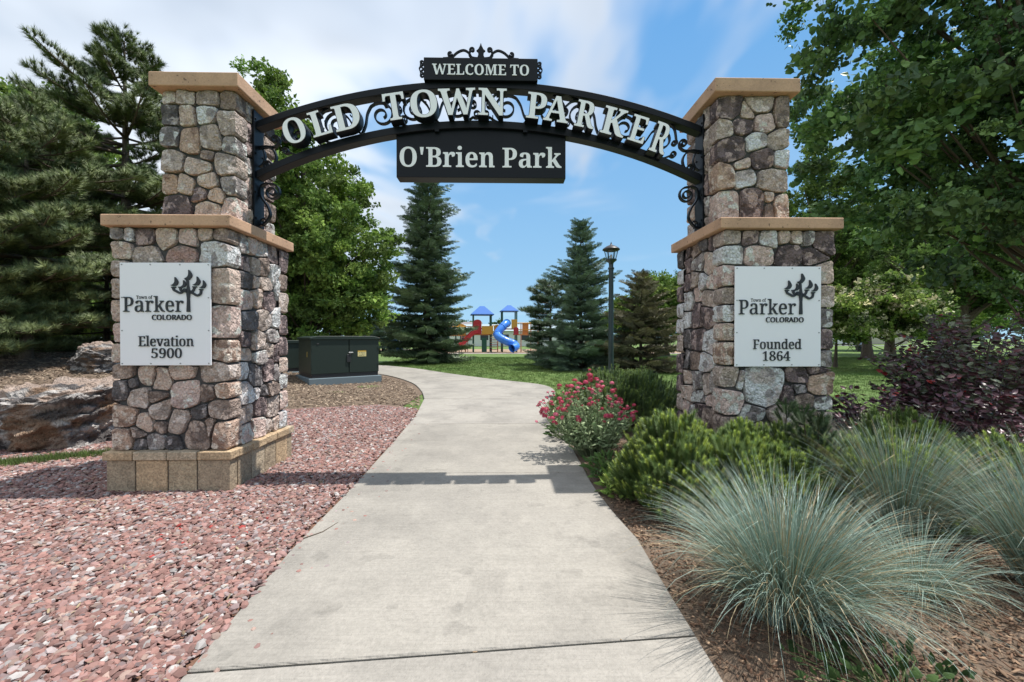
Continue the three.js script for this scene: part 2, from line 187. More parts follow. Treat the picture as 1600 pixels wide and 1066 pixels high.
const SEEDS_RIGHT_LOWER = [[-0.497,2.673,0.096,"e"],[-0.302,2.666,0.079,"p"],[-0.097,2.652,0.096,"w"],[0.056,2.673,0.065,"t"],[0.207,2.666,0.061,"t"],[0.313,2.666,0.058,"g"],[0.492,2.625,0.113,"p"],[-0.483,2.505,0.106,"w"],[-0.231,2.475,0.133,"k"],[0.121,2.475,0.137,"p"],[0.371,2.468,0.092,"p"],[-0.504,2.256,0.109,"k"],[-0.511,2.051,0.092,"e"],[-0.511,1.86,0.099,"w"],[-0.511,1.668,0.099,"t"],[-0.518,1.436,0.126,"o"],[-0.326,2.201,0.171,"t"],[-0.053,2.201,0.171,"e"],[0.254,2.201,0.171,"p"],[-0.326,1.791,0.171,"t"],[-0.053,1.791,0.171,"e"],[0.254,1.791,0.171,"p"],[-0.326,1.45,0.12,"t"],[-0.053,1.436,0.137,"e"],[0.254,1.436,0.137,"p"],[-0.511,1.19,0.096,"e"],[-0.49,0.91,0.137,"k"],[-0.395,1.108,0.041,"w"],[-0.155,1.088,0.236,"w"],[-0.333,0.766,0.099,"g"],[0.097,0.766,0.133,"e"],[0.234,1.197,0.089,"p"],[0.111,0.958,0.075,"p"],[0.22,1.047,0.055,"d"],[0.459,1.101,0.13,"o"],[0.295,0.917,0.099,"b"],[0.302,0.766,0.092,"p"],[0.5,0.889,0.075,"g"],[0.494,0.739,0.072,"e"],[0.391,1.245,0.044,"p"],[-0.497,0.644,0.113,"b"],[-0.258,0.575,0.106,"e"],[-0.019,0.548,0.106,"p"],[0.22,0.562,0.106,"t"],[0.48,0.562,0.096,"b"],[0.514,2.311,0.109,"t"],[0.514,2.037,0.096,"e"],[0.507,1.812,0.079,"g"],[0.5,1.586,0.096,"p"],[0.5,1.368,0.075,"g"]];

// ================================================================ STONE GATE PILLARS
function clipHalf(poly, nx, ny, c) {   // keep nx*x+ny*y<=c
  const out = []; for (let i = 0; i < poly.length; i++) { const a = poly[i], b = poly[(i + 1) % poly.length], da = nx * a[0] + ny * a[1] - c, db = nx * b[0] + ny * b[1] - c; if (da <= 0) out.push(a); if ((da < 0 && db > 0) || (da > 0 && db < 0)) { const t = da / (da - db); out.push([mix(a[0], b[0], t), mix(a[1], b[1], t)]); } } return out;
}
function cells(seeds, x0, x1, y0, y1, gap) {   // power diagram of the seeds, each cell drawn back from its neighbours by half a joint
  return seeds.map((s, i) => {
    let p = [[x0, y0], [x1, y0], [x1, y1], [x0, y1]];
    seeds.forEach((t, j) => { if (i === j || !p.length) return; const dx = t[0] - s[0], dy = t[1] - s[1], l = Math.hypot(dx, dy); if (l < 1e-6) return; const f = clamp((l * l + (s[2] ** 2 - t[2] ** 2) * 0.8) / (2 * l * l), 0.12, 0.88), h = hash3(Math.round((s[0] + t[0]) * 500), Math.round((s[1] + t[1]) * 500), 7), sq = 0.22 + 0.55 * h; let nx = dx, ny = dy; if (Math.abs(dx) > Math.abs(dy)) ny *= sq; else nx *= sq; const m = Math.hypot(nx, ny); nx /= m; ny /= m; p = clipHalf(p, nx, ny, nx * (s[0] + dx * f) + ny * (s[1] + dy * f) - gap / 2); });   // joints lean towards level and plumb, as coursed rubble does
    p = clipHalf(clipHalf(p, 0, 1, y1 - gap / 2), 0, -1, -y0 - gap / 2);
    return p;
  });
}
function chaikin(p, k) { for (let n = 0; n < k; n++) { const o = []; for (let i = 0; i < p.length; i++) { const a = p[i], b = p[(i + 1) % p.length]; const l = Math.hypot(b[0] - a[0], b[1] - a[1]) || 1, c = Math.min(0.25, (n ? 0.008 : 0.02) / l); o.push([mix(a[0], b[0], c), mix(a[1], b[1], c)], [mix(a[0], b[0], 1 - c), mix(a[1], b[1], 1 - c)]); } p = o; } return p; }
function resample(p, n) { const L = [0]; for (let i = 0; i < p.length; i++) { const a = p[i], b = p[(i + 1) % p.length]; L.push(L[i] + Math.hypot(b[0] - a[0], b[1] - a[1])); } const T = L[p.length], o = []; for (let k = 0, i = 0; k < n; k++) { const s = k / n * T; while (L[i + 1] < s) i++; const t = (s - L[i]) / (L[i + 1] - L[i] || 1), a = p[i], b = p[(i + 1) % p.length]; o.push([mix(a[0], b[0], t), mix(a[1], b[1], t)]); } return o; }
function area(p) { let s = 0; for (let i = 0; i < p.length; i++) { const a = p[i], b = p[(i + 1) % p.length]; s += a[0] * b[1] - b[0] * a[1]; } return s / 2; }
function stoneGeo(poly, h, back, seed) {   // an uneven stone: outline poly in the wall, face h proud, body running back into the wall
  const r = RNG(seed), N = 28, o = resample(chaikin(poly, 2), N); let cx = 0, cy = 0; for (const q of o) { cx += q[0] / N; cy += q[1] / N; }
  const tx = (r() - 0.5) * 0.16, ty = (r() - 0.5) * 0.16, sd = r() * 50, wob = o.map((q) => 1 + (vn(q[0] * 22, q[1] * 22, sd) - 0.5) * 0.07);
  const rings = back > 0.1 ? [[-back, 0.96], [-back + 0.012, 1], [-back * 0.66, 1.005], [-back * 0.33, 1.0], [h * 0.7, 1.0], [h * 0.94, 0.982], [h, 0.945], [h * 1.02, 0.66], [h * 1.02, 0.33]] : [[-back, 1], [h * 0.68, 1.0], [h * 0.93, 0.978], [h, 0.935], [h * 1.02, 0.65], [h * 1.02, 0.32]];
  const pts = rings.map(([w, s], k) => o.map((q, i) => { const f = s * (k ? wob[i] : 1), dx = (q[0] - cx) * f, dy = (q[1] - cy) * f, x = cx + dx, y = cy + dy; let z = w; if (w > 0) z += (w / h) * ((vn(x * 10, y * 10, sd + 3) - 0.5) * 0.03 + (Math.abs(vn(x * 17, y * 17, sd + 7) - 0.5) - 0.2) * -0.03 + (vn(x * 34, y * 34, sd + 5) - 0.5) * 0.012 + dx * tx * 1.6 + dy * ty * 1.6); const e = (vn(x * 16, y * 16, sd + w * 40) - 0.5) * (back > 0.1 && w <= 0 && k > 0 ? 0.016 : 0.003); return [x + Math.sign(dx) * e, y, z]; }));
  const pos = [], T = (a, b, c) => pos.push(...a, ...b, ...c);
  for (let k = 0; k + 1 < pts.length; k++) for (let i = 0; i < N; i++) { const j = (i + 1) % N; T(pts[k][i], pts[k][j], pts[k + 1][j]); T(pts[k][i], pts[k + 1][j], pts[k + 1][i]); }
  const e = pts[pts.length - 1], top = [cx, cy, e[0][2] * 0.5 + e[N >> 1][2] * 0.5 + 0.003]; for (let i = 0; i < N; i++) T(e[i], e[(i + 1) % N], top);
  return tri(pos);
}
const FACES = [(x, y, z) => [x, y, z], (x, y, z) => [z, y, -x], (x, y, z) => [-x, y, -z], (x, y, z) => [-z, y, x]];   // front, right, back, left
function turned(g, face) { const p = g.attributes.position, v = FACES[face]; for (let i = 0; i < p.count; i++) p.setXYZ(i, ...v(p.getX(i), p.getY(i), p.getZ(i))); const n = g.attributes.normal; if (n) for (let i = 0; i < n.count; i++) n.setXYZ(i, ...v(n.getX(i), n.getY(i), n.getZ(i))); return g; }
function wildSeeds(x0, x1, y0, y1, seed, edge) {
  const r = RNG(seed), out = [], keys = 'teebgkpwtpdwpg';
  const put = (x, y, s) => out.push([x, y, s, keys[Math.floor(r() * keys.length)]]);
  if (edge) for (const sx of [-1, 1]) for (let y = y0 + 0.09; y < y1 - 0.03;) { put(sx > 0 ? x1 - 0.11 : x0 + 0.11, y, 0.12); y += 0.18 + r() * 0.12; }
  const a = edge ? x0 + 0.26 : x0, b = edge ? x1 - 0.26 : x1;
  for (let y = y0 + 0.08; y < y1;) { const h = 0.17 + r() * 0.10; for (let x = a + 0.05 + r() * 0.08; x < b - 0.02;) { const w = 0.14 + r() * 0.17; put(x + w * 0.2, y + (r() - 0.5) * 0.11, 0.06 + r() * 0.09); x += w; } y += h; }
  return out;
}
const MAXW = 0.05;
function stoneBody(root, cx, half, y0, y1, front, seed) {   // four faces of single stones round a mortar core; corner stones of front and back wrap round the edge
  const core = half - MAXW, q = 0.17; mesh('mortar_core', box(core * 2, y1 - y0, core * 2, cx, (y0 + y1) / 2, 0), mortar, root);
  const r = RNG(seed); let n = 0;
  for (let f = 0; f < 4; f++) {
    const end = f % 2 === 0, x1 = end ? half : core - q + 0.03, seeds = f === 0 && front ? front : wildSeeds(-x1, x1, y0, y1, seed * 7 + f, end);
    cells(seeds, -x1, x1, y0, y1, 0.018).forEach((p, i) => {
      if (p.length < 3 || area(p) < 0.0011) return;
      const corner = end && p.some(c => Math.abs(c[0]) > x1 - 0.004), h = 0.026 + r() * 0.026, g = stoneGeo(p, h, corner ? q - 0.012 + r() * 0.02 : 0.02, seed * 911 + f * 131 + i);
      g.translate(0, 0, core); turned(g, f); g.translate(cx, 0, 0);
      mesh('stone', toCreasedNormals(planarUV(g, r() * 5, r() * 5), 0.5), STONE[seeds[i][3]], root); n++;
    });
  }
  return n;
}
function slab(w, h, d, x, y, z) { const s = new RoundedBoxGeometry(w, h, d, 3, 0.012); s.translate(x, y, z); return planarUV(s, x, z); }
function pillar(label, pos, inward, seedsLower, seedsUpper, seed) {
  const t = thing('stone_pillar', label, 'gate pillar', pos, 0.02), r = RNG(seed + 5);
  // plinth of sawn blocks under thin coping stones
  const bh = 0.635, per4 = [[-1, -0.53], [-0.53, -0.01], [-0.01, 0.46], [0.46, 1]];
  mesh('plinth_core', box(bh * 2 - 0.03, 0.325, bh * 2 - 0.03, 0, 0.1625 - 0.05, 0), mortar, t);
  for (let f = 0; f < 4; f++) {
    const end = f % 2 === 0, H = end ? bh : bh - 0.12, Hc = end ? 0.66 : 0.66 - 0.14;
    for (const [a, b] of per4) {
      const w = (b - a) * H - 0.012, c = (a + b) / 2 * H, g = new RoundedBoxGeometry(w, 0.38, 0.12, 2, 0.008); g.translate(c, 0.14, bh - 0.06 + (r() - 0.5) * 0.006);
      mesh('plinth_block', planarUV(turned(planarUV(g), f), r() * 3, r() * 3), blockMats[Math.floor(r() * 4)], t);
      const w2 = (b - a) * Hc - 0.008, c2 = (a + b) / 2 * Hc, g2 = new RoundedBoxGeometry(w2, 0.088, 0.145, 2, 0.012); g2.translate(c2, 0.379, 0.66 - 0.0725 + (r() - 0.5) * 0.008);
      mesh('coping_stone', planarUV(turned(planarUV(g2), f), r() * 3, r() * 3), blockMats[2 + Math.floor(r() * 2)], t);
    }
  }
  mesh('plinth_bed', box(1.06, 0.06, 1.06, 0, 0.385, 0), mortar, t);
  stoneBody(t, 0, 0.605, 0.418, 2.754, seedsLower, seed);
  mesh('lower_cap', slab(1.315, 0.117, 1.315, 0, 2.8105, 0), capMat, t);
  stoneBody(t, inward * 0.155, 0.402, 2.866, 4.296, seedsUpper, seed + 50);
  mesh('top_cap', slab(0.945, 0.152, 0.945, inward * 0.155, 4.368, 0), capMat, t);
  return t;
}
const LP = [-3.572, 0, -4.965], RP = [2.835, 0, -5.075];
pillar('tan stone gate pillar with elevation plaque standing in the pink gravel', LP, 1, SEEDS_LEFT_LOWER, SEEDS_LEFT_UPPER, 11);
pillar('purple-brown stone gate pillar with founding plaque behind low pines', RP, -1, SEEDS_RIGHT_LOWER, SEEDS_RIGHT_UPPER, 23);

// ================================================================ LETTERING
const loader = new FontLoader();
const serif = await loader.loadAsync('fonts/droid/droid_serif_regular.typeface.json'), serifB = await loader.loadAsync('fonts/droid/droid_serif_bold.typeface.json'), sans = await loader.loadAsync('fonts/droid/droid_sans_regular.typeface.json');
function glyph(ch, font, depth, fat = 0) { const g = new TextGeometry(ch, { font, size: 1, depth, curveSegments: 6, bevelEnabled: fat > 0, bevelThickness: 0.004, bevelSize: fat, bevelSegments: 1 }); g.deleteAttribute('uv'); return g; }
function line(str, font, x0, x1, base, cap, depth, z, m, parent, fat = 0) {   // one mesh per character, the line stretched from x0 to x1, capitals cap tall
  let pen = 0; const gs = [];
  for (const ch of str) { const G = font.data.glyphs[ch] ?? font.data.glyphs['?'], adv = G.ha / font.data.resolution * (1 / 1.0); if (ch !== ' ') gs.push([glyph(ch, font, 1, fat), pen]); pen += adv; }
  let lo = 1e9, hi = -1e9; const capH = glyph(/[a-z]/i.test(str) ? 'H' : '0', font, 1); capH.computeBoundingBox(); const ch = capH.boundingBox.max.y;
  for (const [g, p] of gs) { g.computeBoundingBox(); lo = Math.min(lo, g.boundingBox.min.x + p); hi = Math.max(hi, g.boundingBox.max.x + p); }
  const sx = (x1 - x0) / (hi - lo), sy = cap / ch;
  for (const [g, p] of gs) { g.translate(p - lo, 0, 0); g.scale(sx, sy, depth); g.translate(x0, base, z); g.computeVertexNormals(); mesh('letter', g, m, parent); }
}
// ================================================================ IRON ARCH SIGN
const arch = thing('arch_sign', 'black iron arch with white raised lettering spanning the two stone pillars', 'arch sign', [-0.365, 0, -5.02], 0.0207);
const circ = (half, end, apex) => { const s = apex - end, R = (half * half + s * s) / (2 * s); return x => apex - R + Math.sqrt(R * R - x * x); };
const HS = 2.615, topE = circ(HS, 4.125, 4.626), botE = circ(HS, 3.465, 4.075);   // upper edge of the top beam, lower edge of the bottom beam
function beam(f, off0, off1, d) { const a = [], b = []; for (let i = 0; i <= 40; i++) { const x = mix(-HS, HS, i / 40); a.push([x, f(x) + off0]); b.unshift([x, f(x) + off1]); } const g = extrude([...b, ...a], d, 0.004); g.translate(0, 0, -d / 2); return toCreasedNormals(g, 0.5); }
mesh('top_beam', beam(topE, 0, -0.08, 0.13), blackMetal, arch);
mesh('bottom_beam', beam(botE, 0.085, 0, 0.13), blackMetal, arch);
for (const s of [-1, 1]) { const p = mesh('wall_plate', box(0.025, 1.34, 0.2, s * 2.633, 3.575, 0, 0.004), blackMetal, arch); for (const y of [3.0, 3.3, 3.75, 4.15]) for (const z of [-0.07, 0.07]) { const g = new THREE.CylinderGeometry(0.012, 0.012, 0.012, 6); g.rotateZ(Math.PI / 2); g.translate(s * 2.616, y, z); mesh('bolt', g, blackMetal, p); } }
function spiral(cx, cy, r0, r1, a0, turns, n = 34) { const o = []; for (let i = 0; i <= n; i++) { const t = i / n, r = mix(r0, r1, Math.pow(t, 0.8)), a = a0 + turns * 6.28319 * t; o.push([cx + r * Math.cos(a), cy + r * Math.sin(a)]); } return o; }
function curve(...p) { return new THREE.SplineCurve(p.map(q => new THREE.Vector2(...q))).getPoints(p.length * 7).map(v => [v.x, v.y]); }
const scroll = (pts, s = 1, t = 0.02) => mesh('scroll', ribbon(pts.map(p => [p[0] * s, p[1]]), t, 0.045, -0.01, 0.8), blackMetal, arch);
const gapAt = x => [botE(x) + 0.08, topE(x) - 0.075];
for (const s of [-1, 1]) {
  // scrolls at the wall plates
  scroll([...curve([2.62, 2.93], [2.56, 2.955], [2.50, 3.05], [2.53, 3.16], [2.60, 3.27], [2.60, 3.39], [2.53, 3.43]), ...spiral(2.475, 3.32, 0.105, 0.025, 1.25, 1.75)], s);
  scroll(spiral(2.565, 2.975, 0.05, 0.014, -1.5, 1.1), s, 0.014);
  scroll([...curve([2.62, 3.85], [2.53, 3.86], [2.46, 3.82], [2.425, 3.74], [2.45, 3.64], [2.50, 3.585]), ...spiral(2.515, 3.645, 0.06, 0.016, -1.8, 1.5)], s);
  scroll(curve([2.62, 3.86], [2.575, 3.82], [2.555, 3.74], [2.575, 3.66], [2.62, 3.62]), s, 0.014);
  scroll([...curve([2.62, 3.84], [2.53, 3.855], [2.44, 3.86], [2.39, 3.90]), ...spiral(2.435, 3.945, 0.055, 0.014, 3.6, -1.35)], s);
  // running scrolls between the beams, mirrored about the middle
  for (const [x, k, sz] of [[2.16, 1, 0.8], [1.72, 1, 1], [1.18, -1, 1.1], [0.80, 1, 1.1], [0.30, -1, 1.15]]) {
    const [b, t] = gapAt(x), h = t - b, R = h * 0.36 * sz, cy = b + h * 0.5, sl = -x / 6.2, rot = pts => pts.map(([u, v]) => [x + u * k * Math.cos(sl) - v * Math.sin(sl), cy + u * k * Math.sin(sl) + v * Math.cos(sl)]);
    scroll(rot([...curve([-R * 1.75, -h * 0.47], [-R * 1.3, -h * 0.2], [-R * 1.02, h * 0.1], [-R * 0.72, R * 0.69]), ...spiral(0, 0, R, R * 0.22, 2.25, -1.55)]), s);
    scroll(rot([...curve([R * 0.1, -h * 0.48], [R * 0.7, -h * 0.42], [R * 1.2, -h * 0.30]), ...spiral(R * 1.45, -h * 0.22, R * 0.33, R * 0.1, -2.2, 1.4, 20)]), s, 0.015);
    scroll(rot([...curve([R * 0.2, h * 0.48], [R * 0.8, h * 0.40], [R * 1.25, h * 0.18]), ...spiral(R * 1.2, h * 0.06, R * 0.3, R * 0.1, 1.2, -1.3, 20)]), s, 0.015);
  }
}
// raised letters following the arc: [char, centre x, centre y, width, height] in metres on the letter plane
for (const [ch, x0, x1, y0, y1] of [['O', 442, 484.4, 185.6, 230], ['L', 483.4, 521.8, 174.8, 217], ['D', 520, 566, 164, 208], ['T', 598.5, 635.5, 148, 190.5], ['O', 641, 683.7, 143, 185.7], ['W', 686, 742, 141, 180.5], ['N', 748, 790, 141, 180], ['P', 822, 854.5, 146, 185.5], ['A', 849, 890.6, 150, 191], ['R', 897.5, 932.8, 157, 199.5], ['K', 938, 982, 166, 212.5], ['E', 981, 1015.7, 178.7, 222], ['R', 1015, 1052, 189.6, 238.5]].map(([c, a, b, t, u]) => { const k = 4.82 / 655; return [c, (a - 800) * k + 0.365, (b - 800) * k + 0.365, 1.6 + (528 - u) * k, 1.6 + (528 - t) * k]; })) {
  const cx = (x0 + x1) / 2, cy = (y0 + y1) / 2, ang = -Math.asin(cx / 6.3), face = glyph(ch, serifB, 1), g = glyph(ch, serifB, 1, 0.022); face.computeBoundingBox(); const B = face.boundingBox, s = Math.abs(Math.sin(ang)), c = Math.cos(ang);
  const bw = (x1 - x0) * 1.06, bh = (y1 - y0) * 1.09, det = c * c - s * s, w = (bw * c - bh * s) / det, h = (bh * c - bw * s) / det, sx = w / (B.max.x - B.min.x), sy = h / (B.max.y - B.min.y);   // undo the tilt to get the upright size
  for (const q of [g, face]) q.translate(-(B.min.x + B.max.x) / 2, -(B.min.y + B.max.y) / 2, 0);
  g.scale(sx, sy, 0.13); face.scale(sx, sy, 0.006); face.translate(0, 0, 0.1295);
  for (const q of [g, face]) { q.rotateZ(ang); q.translate(cx, cy, 0.068); q.computeVertexNormals(); }
  const L = mesh('letter', g, blackMetal, arch); mesh('letter_face', face, whitePaint, L);
  for (const yy of [-0.3, 0.3]) mesh('standoff', box(0.012, 0.012, 0.05, cx, cy + yy * h, 0.05), blackMetal, L);
}
// board above the arch
{
  const w = 1.325, y0 = 4.597, y1 = 4.857, b = mesh('welcome_board', box(w, y1 - y0, 0.2, 0, (y0 + y1) / 2, 0.02, 0.006), blackMetal, arch), zf = 0.121;
  line('WELCOME TO', serifB, -0.565, 0.56, 4.655, 0.122, 0.008, zf, whitePaint, b);
  const orn = (pts, s, t = 0.026) => mesh('ornament', ribbon(pts.map(p => [p[0] * s, p[1]]), t, 0.02, 0.105, 0.75), blackMetal, b);
  for (const s of [-1, 1]) {
    orn([...curve([0.03, 4.855], [0.10, 4.865], [0.135, 4.90], [0.12, 4.95]), ...spiral(0.10, 4.955, 0.028, 0.012, 0, 0.9, 14)], s);
    orn([...spiral(0.355, 4.905, 0.012, 0.032, 2.2, -0.8, 14), ...curve([0.37, 4.875], [0.33, 4.875], [0.27, 4.925], [0.20, 4.95], [0.14, 4.92], [0.11, 4.87])].slice(0), s);
    orn(curve([0.44, 4.853], [0.38, 4.86], [0.33, 4.88]), s, 0.02);
    for (const [yy, k] of [[4.80, 1], [4.655, -1]]) orn([...curve([0.66, 4.727], [0.70, 4.727 + k * 0.03], [0.70, 4.727 + k * 0.05]), ...spiral(0.682, yy, 0.024, 0.009, 0.4 * k, 1.2 * k, 16)], s, 0.014);
    orn(curve([0.66, 4.78], [0.70, 4.755], [0.715, 4.727], [0.70, 4.70], [0.66, 4.675]), s, 0.014);
  }
  const fin = [[0, 5.035], [0.012, 5.0], [0.03, 4.965], [0.052, 4.945], [0.034, 4.93], [0.03, 4.90], [0.04, 4.87], [0.05, 4.853]]; const f = extrude([...fin.map(p => [-p[0], p[1]]), ...fin.slice(1).reverse()], 0.02, 0.003); f.translate(0, 0, 0.095); mesh('finial', f, blackMetal, b);
}
// board below the arch: its upper edge follows the beam
{
  const pts = [[-1.005, 3.505], [1.005, 3.505]]; for (let i = 0; i <= 24; i++) { const x = mix(1.005, -1.005, i / 24); pts.push([x, botE(x) + 0.002]); }
  const g = extrude(pts, 0.17, 0.004); g.translate(0, 0, -0.155); const b = mesh('park_name_board', g, blackMetal, arch);
  line("O'Brien Park", serifB, -0.965, 0.955, 3.628, 0.232, 0.008, 0.016, whitePaint, b);
  for (const x of [-0.52, 0.52]) mesh('hanger', box(0.05, 0.03, 0.08, x, botE(x) - 0.012, 0.03), blackMetal, b);
}
// ================================================================ PLAQUES
function plaque(label, pos, lines, k) {
  const t = thing('sign_plaque', label, 'plaque', pos, 0.02), W = 0.924, H = 1.06;
  const panel = mesh('panel', box(W, H, 0.012, 0, 0, 0, 0.003), mat(0.85, 0.845, 0.88, 0.38), t), dark = mat(0.016, 0.018, 0.024, 0.45), steel = new THREE.MeshStandardMaterial({ color: rgb(0.35, 0.35, 0.36), metalness: 0.8, roughness: 0.4 });
  for (const x of [-0.44, -0.15, 0.15, 0.44]) for (const y of [-0.51, -0.17, 0.17, 0.51]) if (Math.abs(x) > 0.4 || Math.abs(y) > 0.4) { const g = new THREE.CylinderGeometry(0.0065, 0.0075, 0.006, 10); g.rotateX(Math.PI / 2); g.translate(x, y, 0.008); mesh('screw', g, steel, panel); }
  const X = u => u * k - W / 2, Y = v => H / 2 - v * k, z = 0.007;
  for (const [s, font, x0, x1, base, cap] of lines) line(s, font, X(x0), X(x1), Y(base), cap * k, s === 'Town of' ? 0.003 : 0.010, z, dark, t, s === 'Town of' ? 0 : font === sans ? 0.006 : 0);
  // emblem: a branching lamp post with five leaf-shaped lights
  const e = mesh('emblem', (() => { const L = [], P = p => p.map(([u, v]) => [X(u), Y(v)]);
    L.push(extrude(P([[607, 450], [638, 450], [634, 330], [640, 265], [630, 215], [626, 165], [618, 150], [600, 150], [606, 175], [612, 215], [604, 265], [612, 330]]).reverse(), 0.012));
    for (const p of [[[615, 268], [580, 262], [550, 278], [515, 262], [492, 248], [487, 225]], [[615, 255], [590, 245], [572, 262], [555, 250], [550, 228]], [[630, 262], [660, 262], [672, 245], [680, 222]], [[630, 272], [665, 280], [700, 300], [732, 285], [738, 248]]]) L.push(ribbon(curve(...P(p)), 0.022, 0.012, 0.006));
    for (const [u, v, w] of [[490, 226, 40], [552, 226, 36], [680, 222, 40], [738, 246, 36], [615, 152, 44]]) L.push(ribbon(P([[u - w / 2, v], [u + w / 2, v]]), 0.012, 0.012, 0.006));
    return merge(L); })(), dark, t); e.position.z = z;
  for (const [u, v, s] of [[585, 145, 1], [463, 207, 0.95], [547, 222, 0.78], [662, 202, 0.95], [722, 228, 0.85]]) { const p = [[0, 0], [24, -10], [40, -34], [42, -78], [62, -58], [74, -30], [66, -8], [50, 6], [22, 8]].map(([a, b]) => [X(u + a * s), Y(v + b * s)]); const g = extrude(new THREE.SplineCurve(p.map(q => new THREE.Vector2(...q))).getPoints(36).map(q => [q.x, q.y]).reverse(), 0.014); g.translate(0, 0, z); mesh('emblem_light', g, dark, t); }
}
const town = [['Parker', serif, 35, 576, 450, 136], ['Town of', serif, 150, 296, 332, 31], ['COLORADO', sans, 293, 650, 524, 47]];
plaque('white metal plaque reading Elevation 5900 on the gravel-side pillar', [-3.572 - 0.005, 1.845, -4.965 + 0.632], [...town, ['Elevation', serif, 170, 666, 765, 92], ['5900', serif, 286, 558, 872, 90]], 0.924 / 820);
plaque('white metal plaque reading Founded 1864 on the pillar behind low pines', [2.82 - 0.005, 1.825, -5.075 + 0.632], [...town, ['Founded', serif, 172, 632, 775, 90], ['1864', serif, 264, 524, 884, 90]], 0.924 / 820);

// ================================================================ LOOSE GROUND COVER
const inView = (x, z, m = 0.6) => -z > 1.2 && Math.abs(x) < -z * 1.27 + m;
function chipGeo(seed, fx, fy, fz) { const r = RNG(seed), g = new THREE.IcosahedronGeometry(1, 0), p = g.attributes.position, key = {}; for (let i = 0; i < p.count; i++) { const k = [p.getX(i), p.getY(i), p.getZ(i)].map(v => v.toFixed(2)).join(); const s = key[k] ??= [0.62 + r() * 0.6, 0.62 + r() * 0.6, 0.62 + r() * 0.6]; p.setXYZ(i, p.getX(i) * s[0] * fx, p.getY(i) * s[1] * fy, p.getZ(i) * s[2] * fz); } g.deleteAttribute('uv'); g.computeVertexNormals(); return g; }
{
  const r = RNG(301), sets = [0, 1, 2, 3, 4].map(() => new Copies()), stoneCol = [[0.36, 0.195, 0.165], [0.33, 0.175, 0.15], [0.28, 0.20, 0.195], [0.43, 0.30, 0.25], [0.29, 0.165, 0.14], [0.36, 0.235, 0.21], [0.40, 0.33, 0.32], [0.34, 0.20, 0.18], [0.52, 0.48, 0.455]];
  for (let n = 0; n < 130000; n++) {
    const d = 1.3 + 8.6 * Math.pow(r(), 0.8), z = -d, x = -1.3 - r() * (d * 1.27 + 0.2);
    if (!inPoly(gravelPoly, x, z) || !inView(x, z) || (Math.abs(x - LP[0]) < 0.62 && Math.abs(z - LP[2]) < 0.62)) continue;
    const s = (0.010 + 0.025 * Math.pow(r(), 1.5)) * (d < 5 ? 1 : 1.12), q = aim(V((r() - 0.5) * 1.1, 1, (r() - 0.5) * 1.1), r() * 6.28), red = Math.hypot(x + 2.45, z + 3.45) < 0.45 && r() < 0.02;
    let c = stoneCol[Math.floor(Math.pow(r(), 1.55) * stoneCol.length)]; if (red) c = [0.40, 0.06, 0.05]; const v = 0.44 + r() * 0.5;
    if (x > leftX(d) - 0.03 && r() < 0.8) continue;
    sets[n % 5].add(V(x, -0.004 + r() * 0.020, z), q, s, c[0] * v, c[1] * v, c[2] * v);
  }
  for (let n = 0; n < 110; n++) { const d = 1.9 + 6 * r(), c = stoneCol[Math.floor(r() * 8)], v = 0.5 + r() * 0.5; sets[n % 5].add(V(leftX(d) + 0.01 + Math.pow(r(), 2.5) * 0.4, 0.006, -d), aim(V((r() - 0.5) * 0.5, 1, (r() - 0.5) * 0.5), r() * 6.28), 0.007 + r() * 0.016, c[0] * v, c[1] * v, c[2] * v); }
  const m = new THREE.MeshStandardMaterial({ color: rgb(1, 1, 1), roughness: 0.9 });
  sets.forEach((s, i) => { const o = s.build('gravel', chipGeo(40 + i, 1.12, 0.5, 0.85), m); o.userData.label = 'loose pink and white crushed stone beside the concrete path'; o.userData.category = 'gravel'; });
}
{ // bark mulch: chips near the camera on the right, twigs and needles on the mound
  const r = RNG(311), near = new Copies(), far = new Copies();
  for (let n = 0; n < 40000; n++) { const d = 1.3 + 5.2 * r(), x = 0.95 + r() * 5, z = -d; if (!inPoly(bedPoly, x, z) || !inView(x, z) || x < rightX(d) + 0.015) continue; const v = 0.55 + r() * 0.9, k = r(), c = c3([0.12, 0.066, 0.040], [0.31, 0.21, 0.135], k * k); near.add(V(x, -0.008 + r() * 0.028, z), aim(V((r() - 0.5) * 0.9, 1, (r() - 0.5) * 0.9), r() * 6.28), V(0.010 + 0.036 * r() * r(), 0.003 + r() * 0.003, 0.003 + r() * 0.007), c[0] * v, c[1] * v, c[2] * v); }
  for (let n = 0; n < 30000; n++) { const d = 6 + 14 * r(), x = -2 - r() * (d * 1.27 - 1), z = -d; if (inPoly(gravelPoly, x, z + 0.35) || (d > 10.9 && x > interp([[10.95, -2.4], [12.6, -2.9], [15.2, -3.9], [18.6, -6.2], [20, -8]], d)) || (d <= 10.9 && x > leftX(d) - 0.05)) continue; const v = 0.5 + r() * 0.9, c = c3([0.16, 0.11, 0.075], [0.34, 0.265, 0.19], r()); far.add(V(x, bermH(x, z) + (fbm(x * 0.7, z * 0.7, 2) - 0.5) * 0.1 - 0.02 + r() * 0.03, z), aim(V((r() - 0.5) * 0.9, 1, (r() - 0.5) * 0.9), r() * 6.28), V(0.03 + r() * 0.06, 0.008, 0.010 + r() * 0.014), c[0] * v, c[1] * v, c[2] * v); }
  const g = chipGeo(77, 1, 1, 1), m = mat(1, 1, 1, 0.95);
  let o = near.build('bark_mulch', g, m); o.userData.label = 'brown bark mulch under the grasses and low pines'; o.userData.category = 'mulch';
  o = far.build('bark_mulch', g, m); o.userData.label = 'weathered brown mulch on the mound around the boulders'; o.userData.category = 'mulch';
}
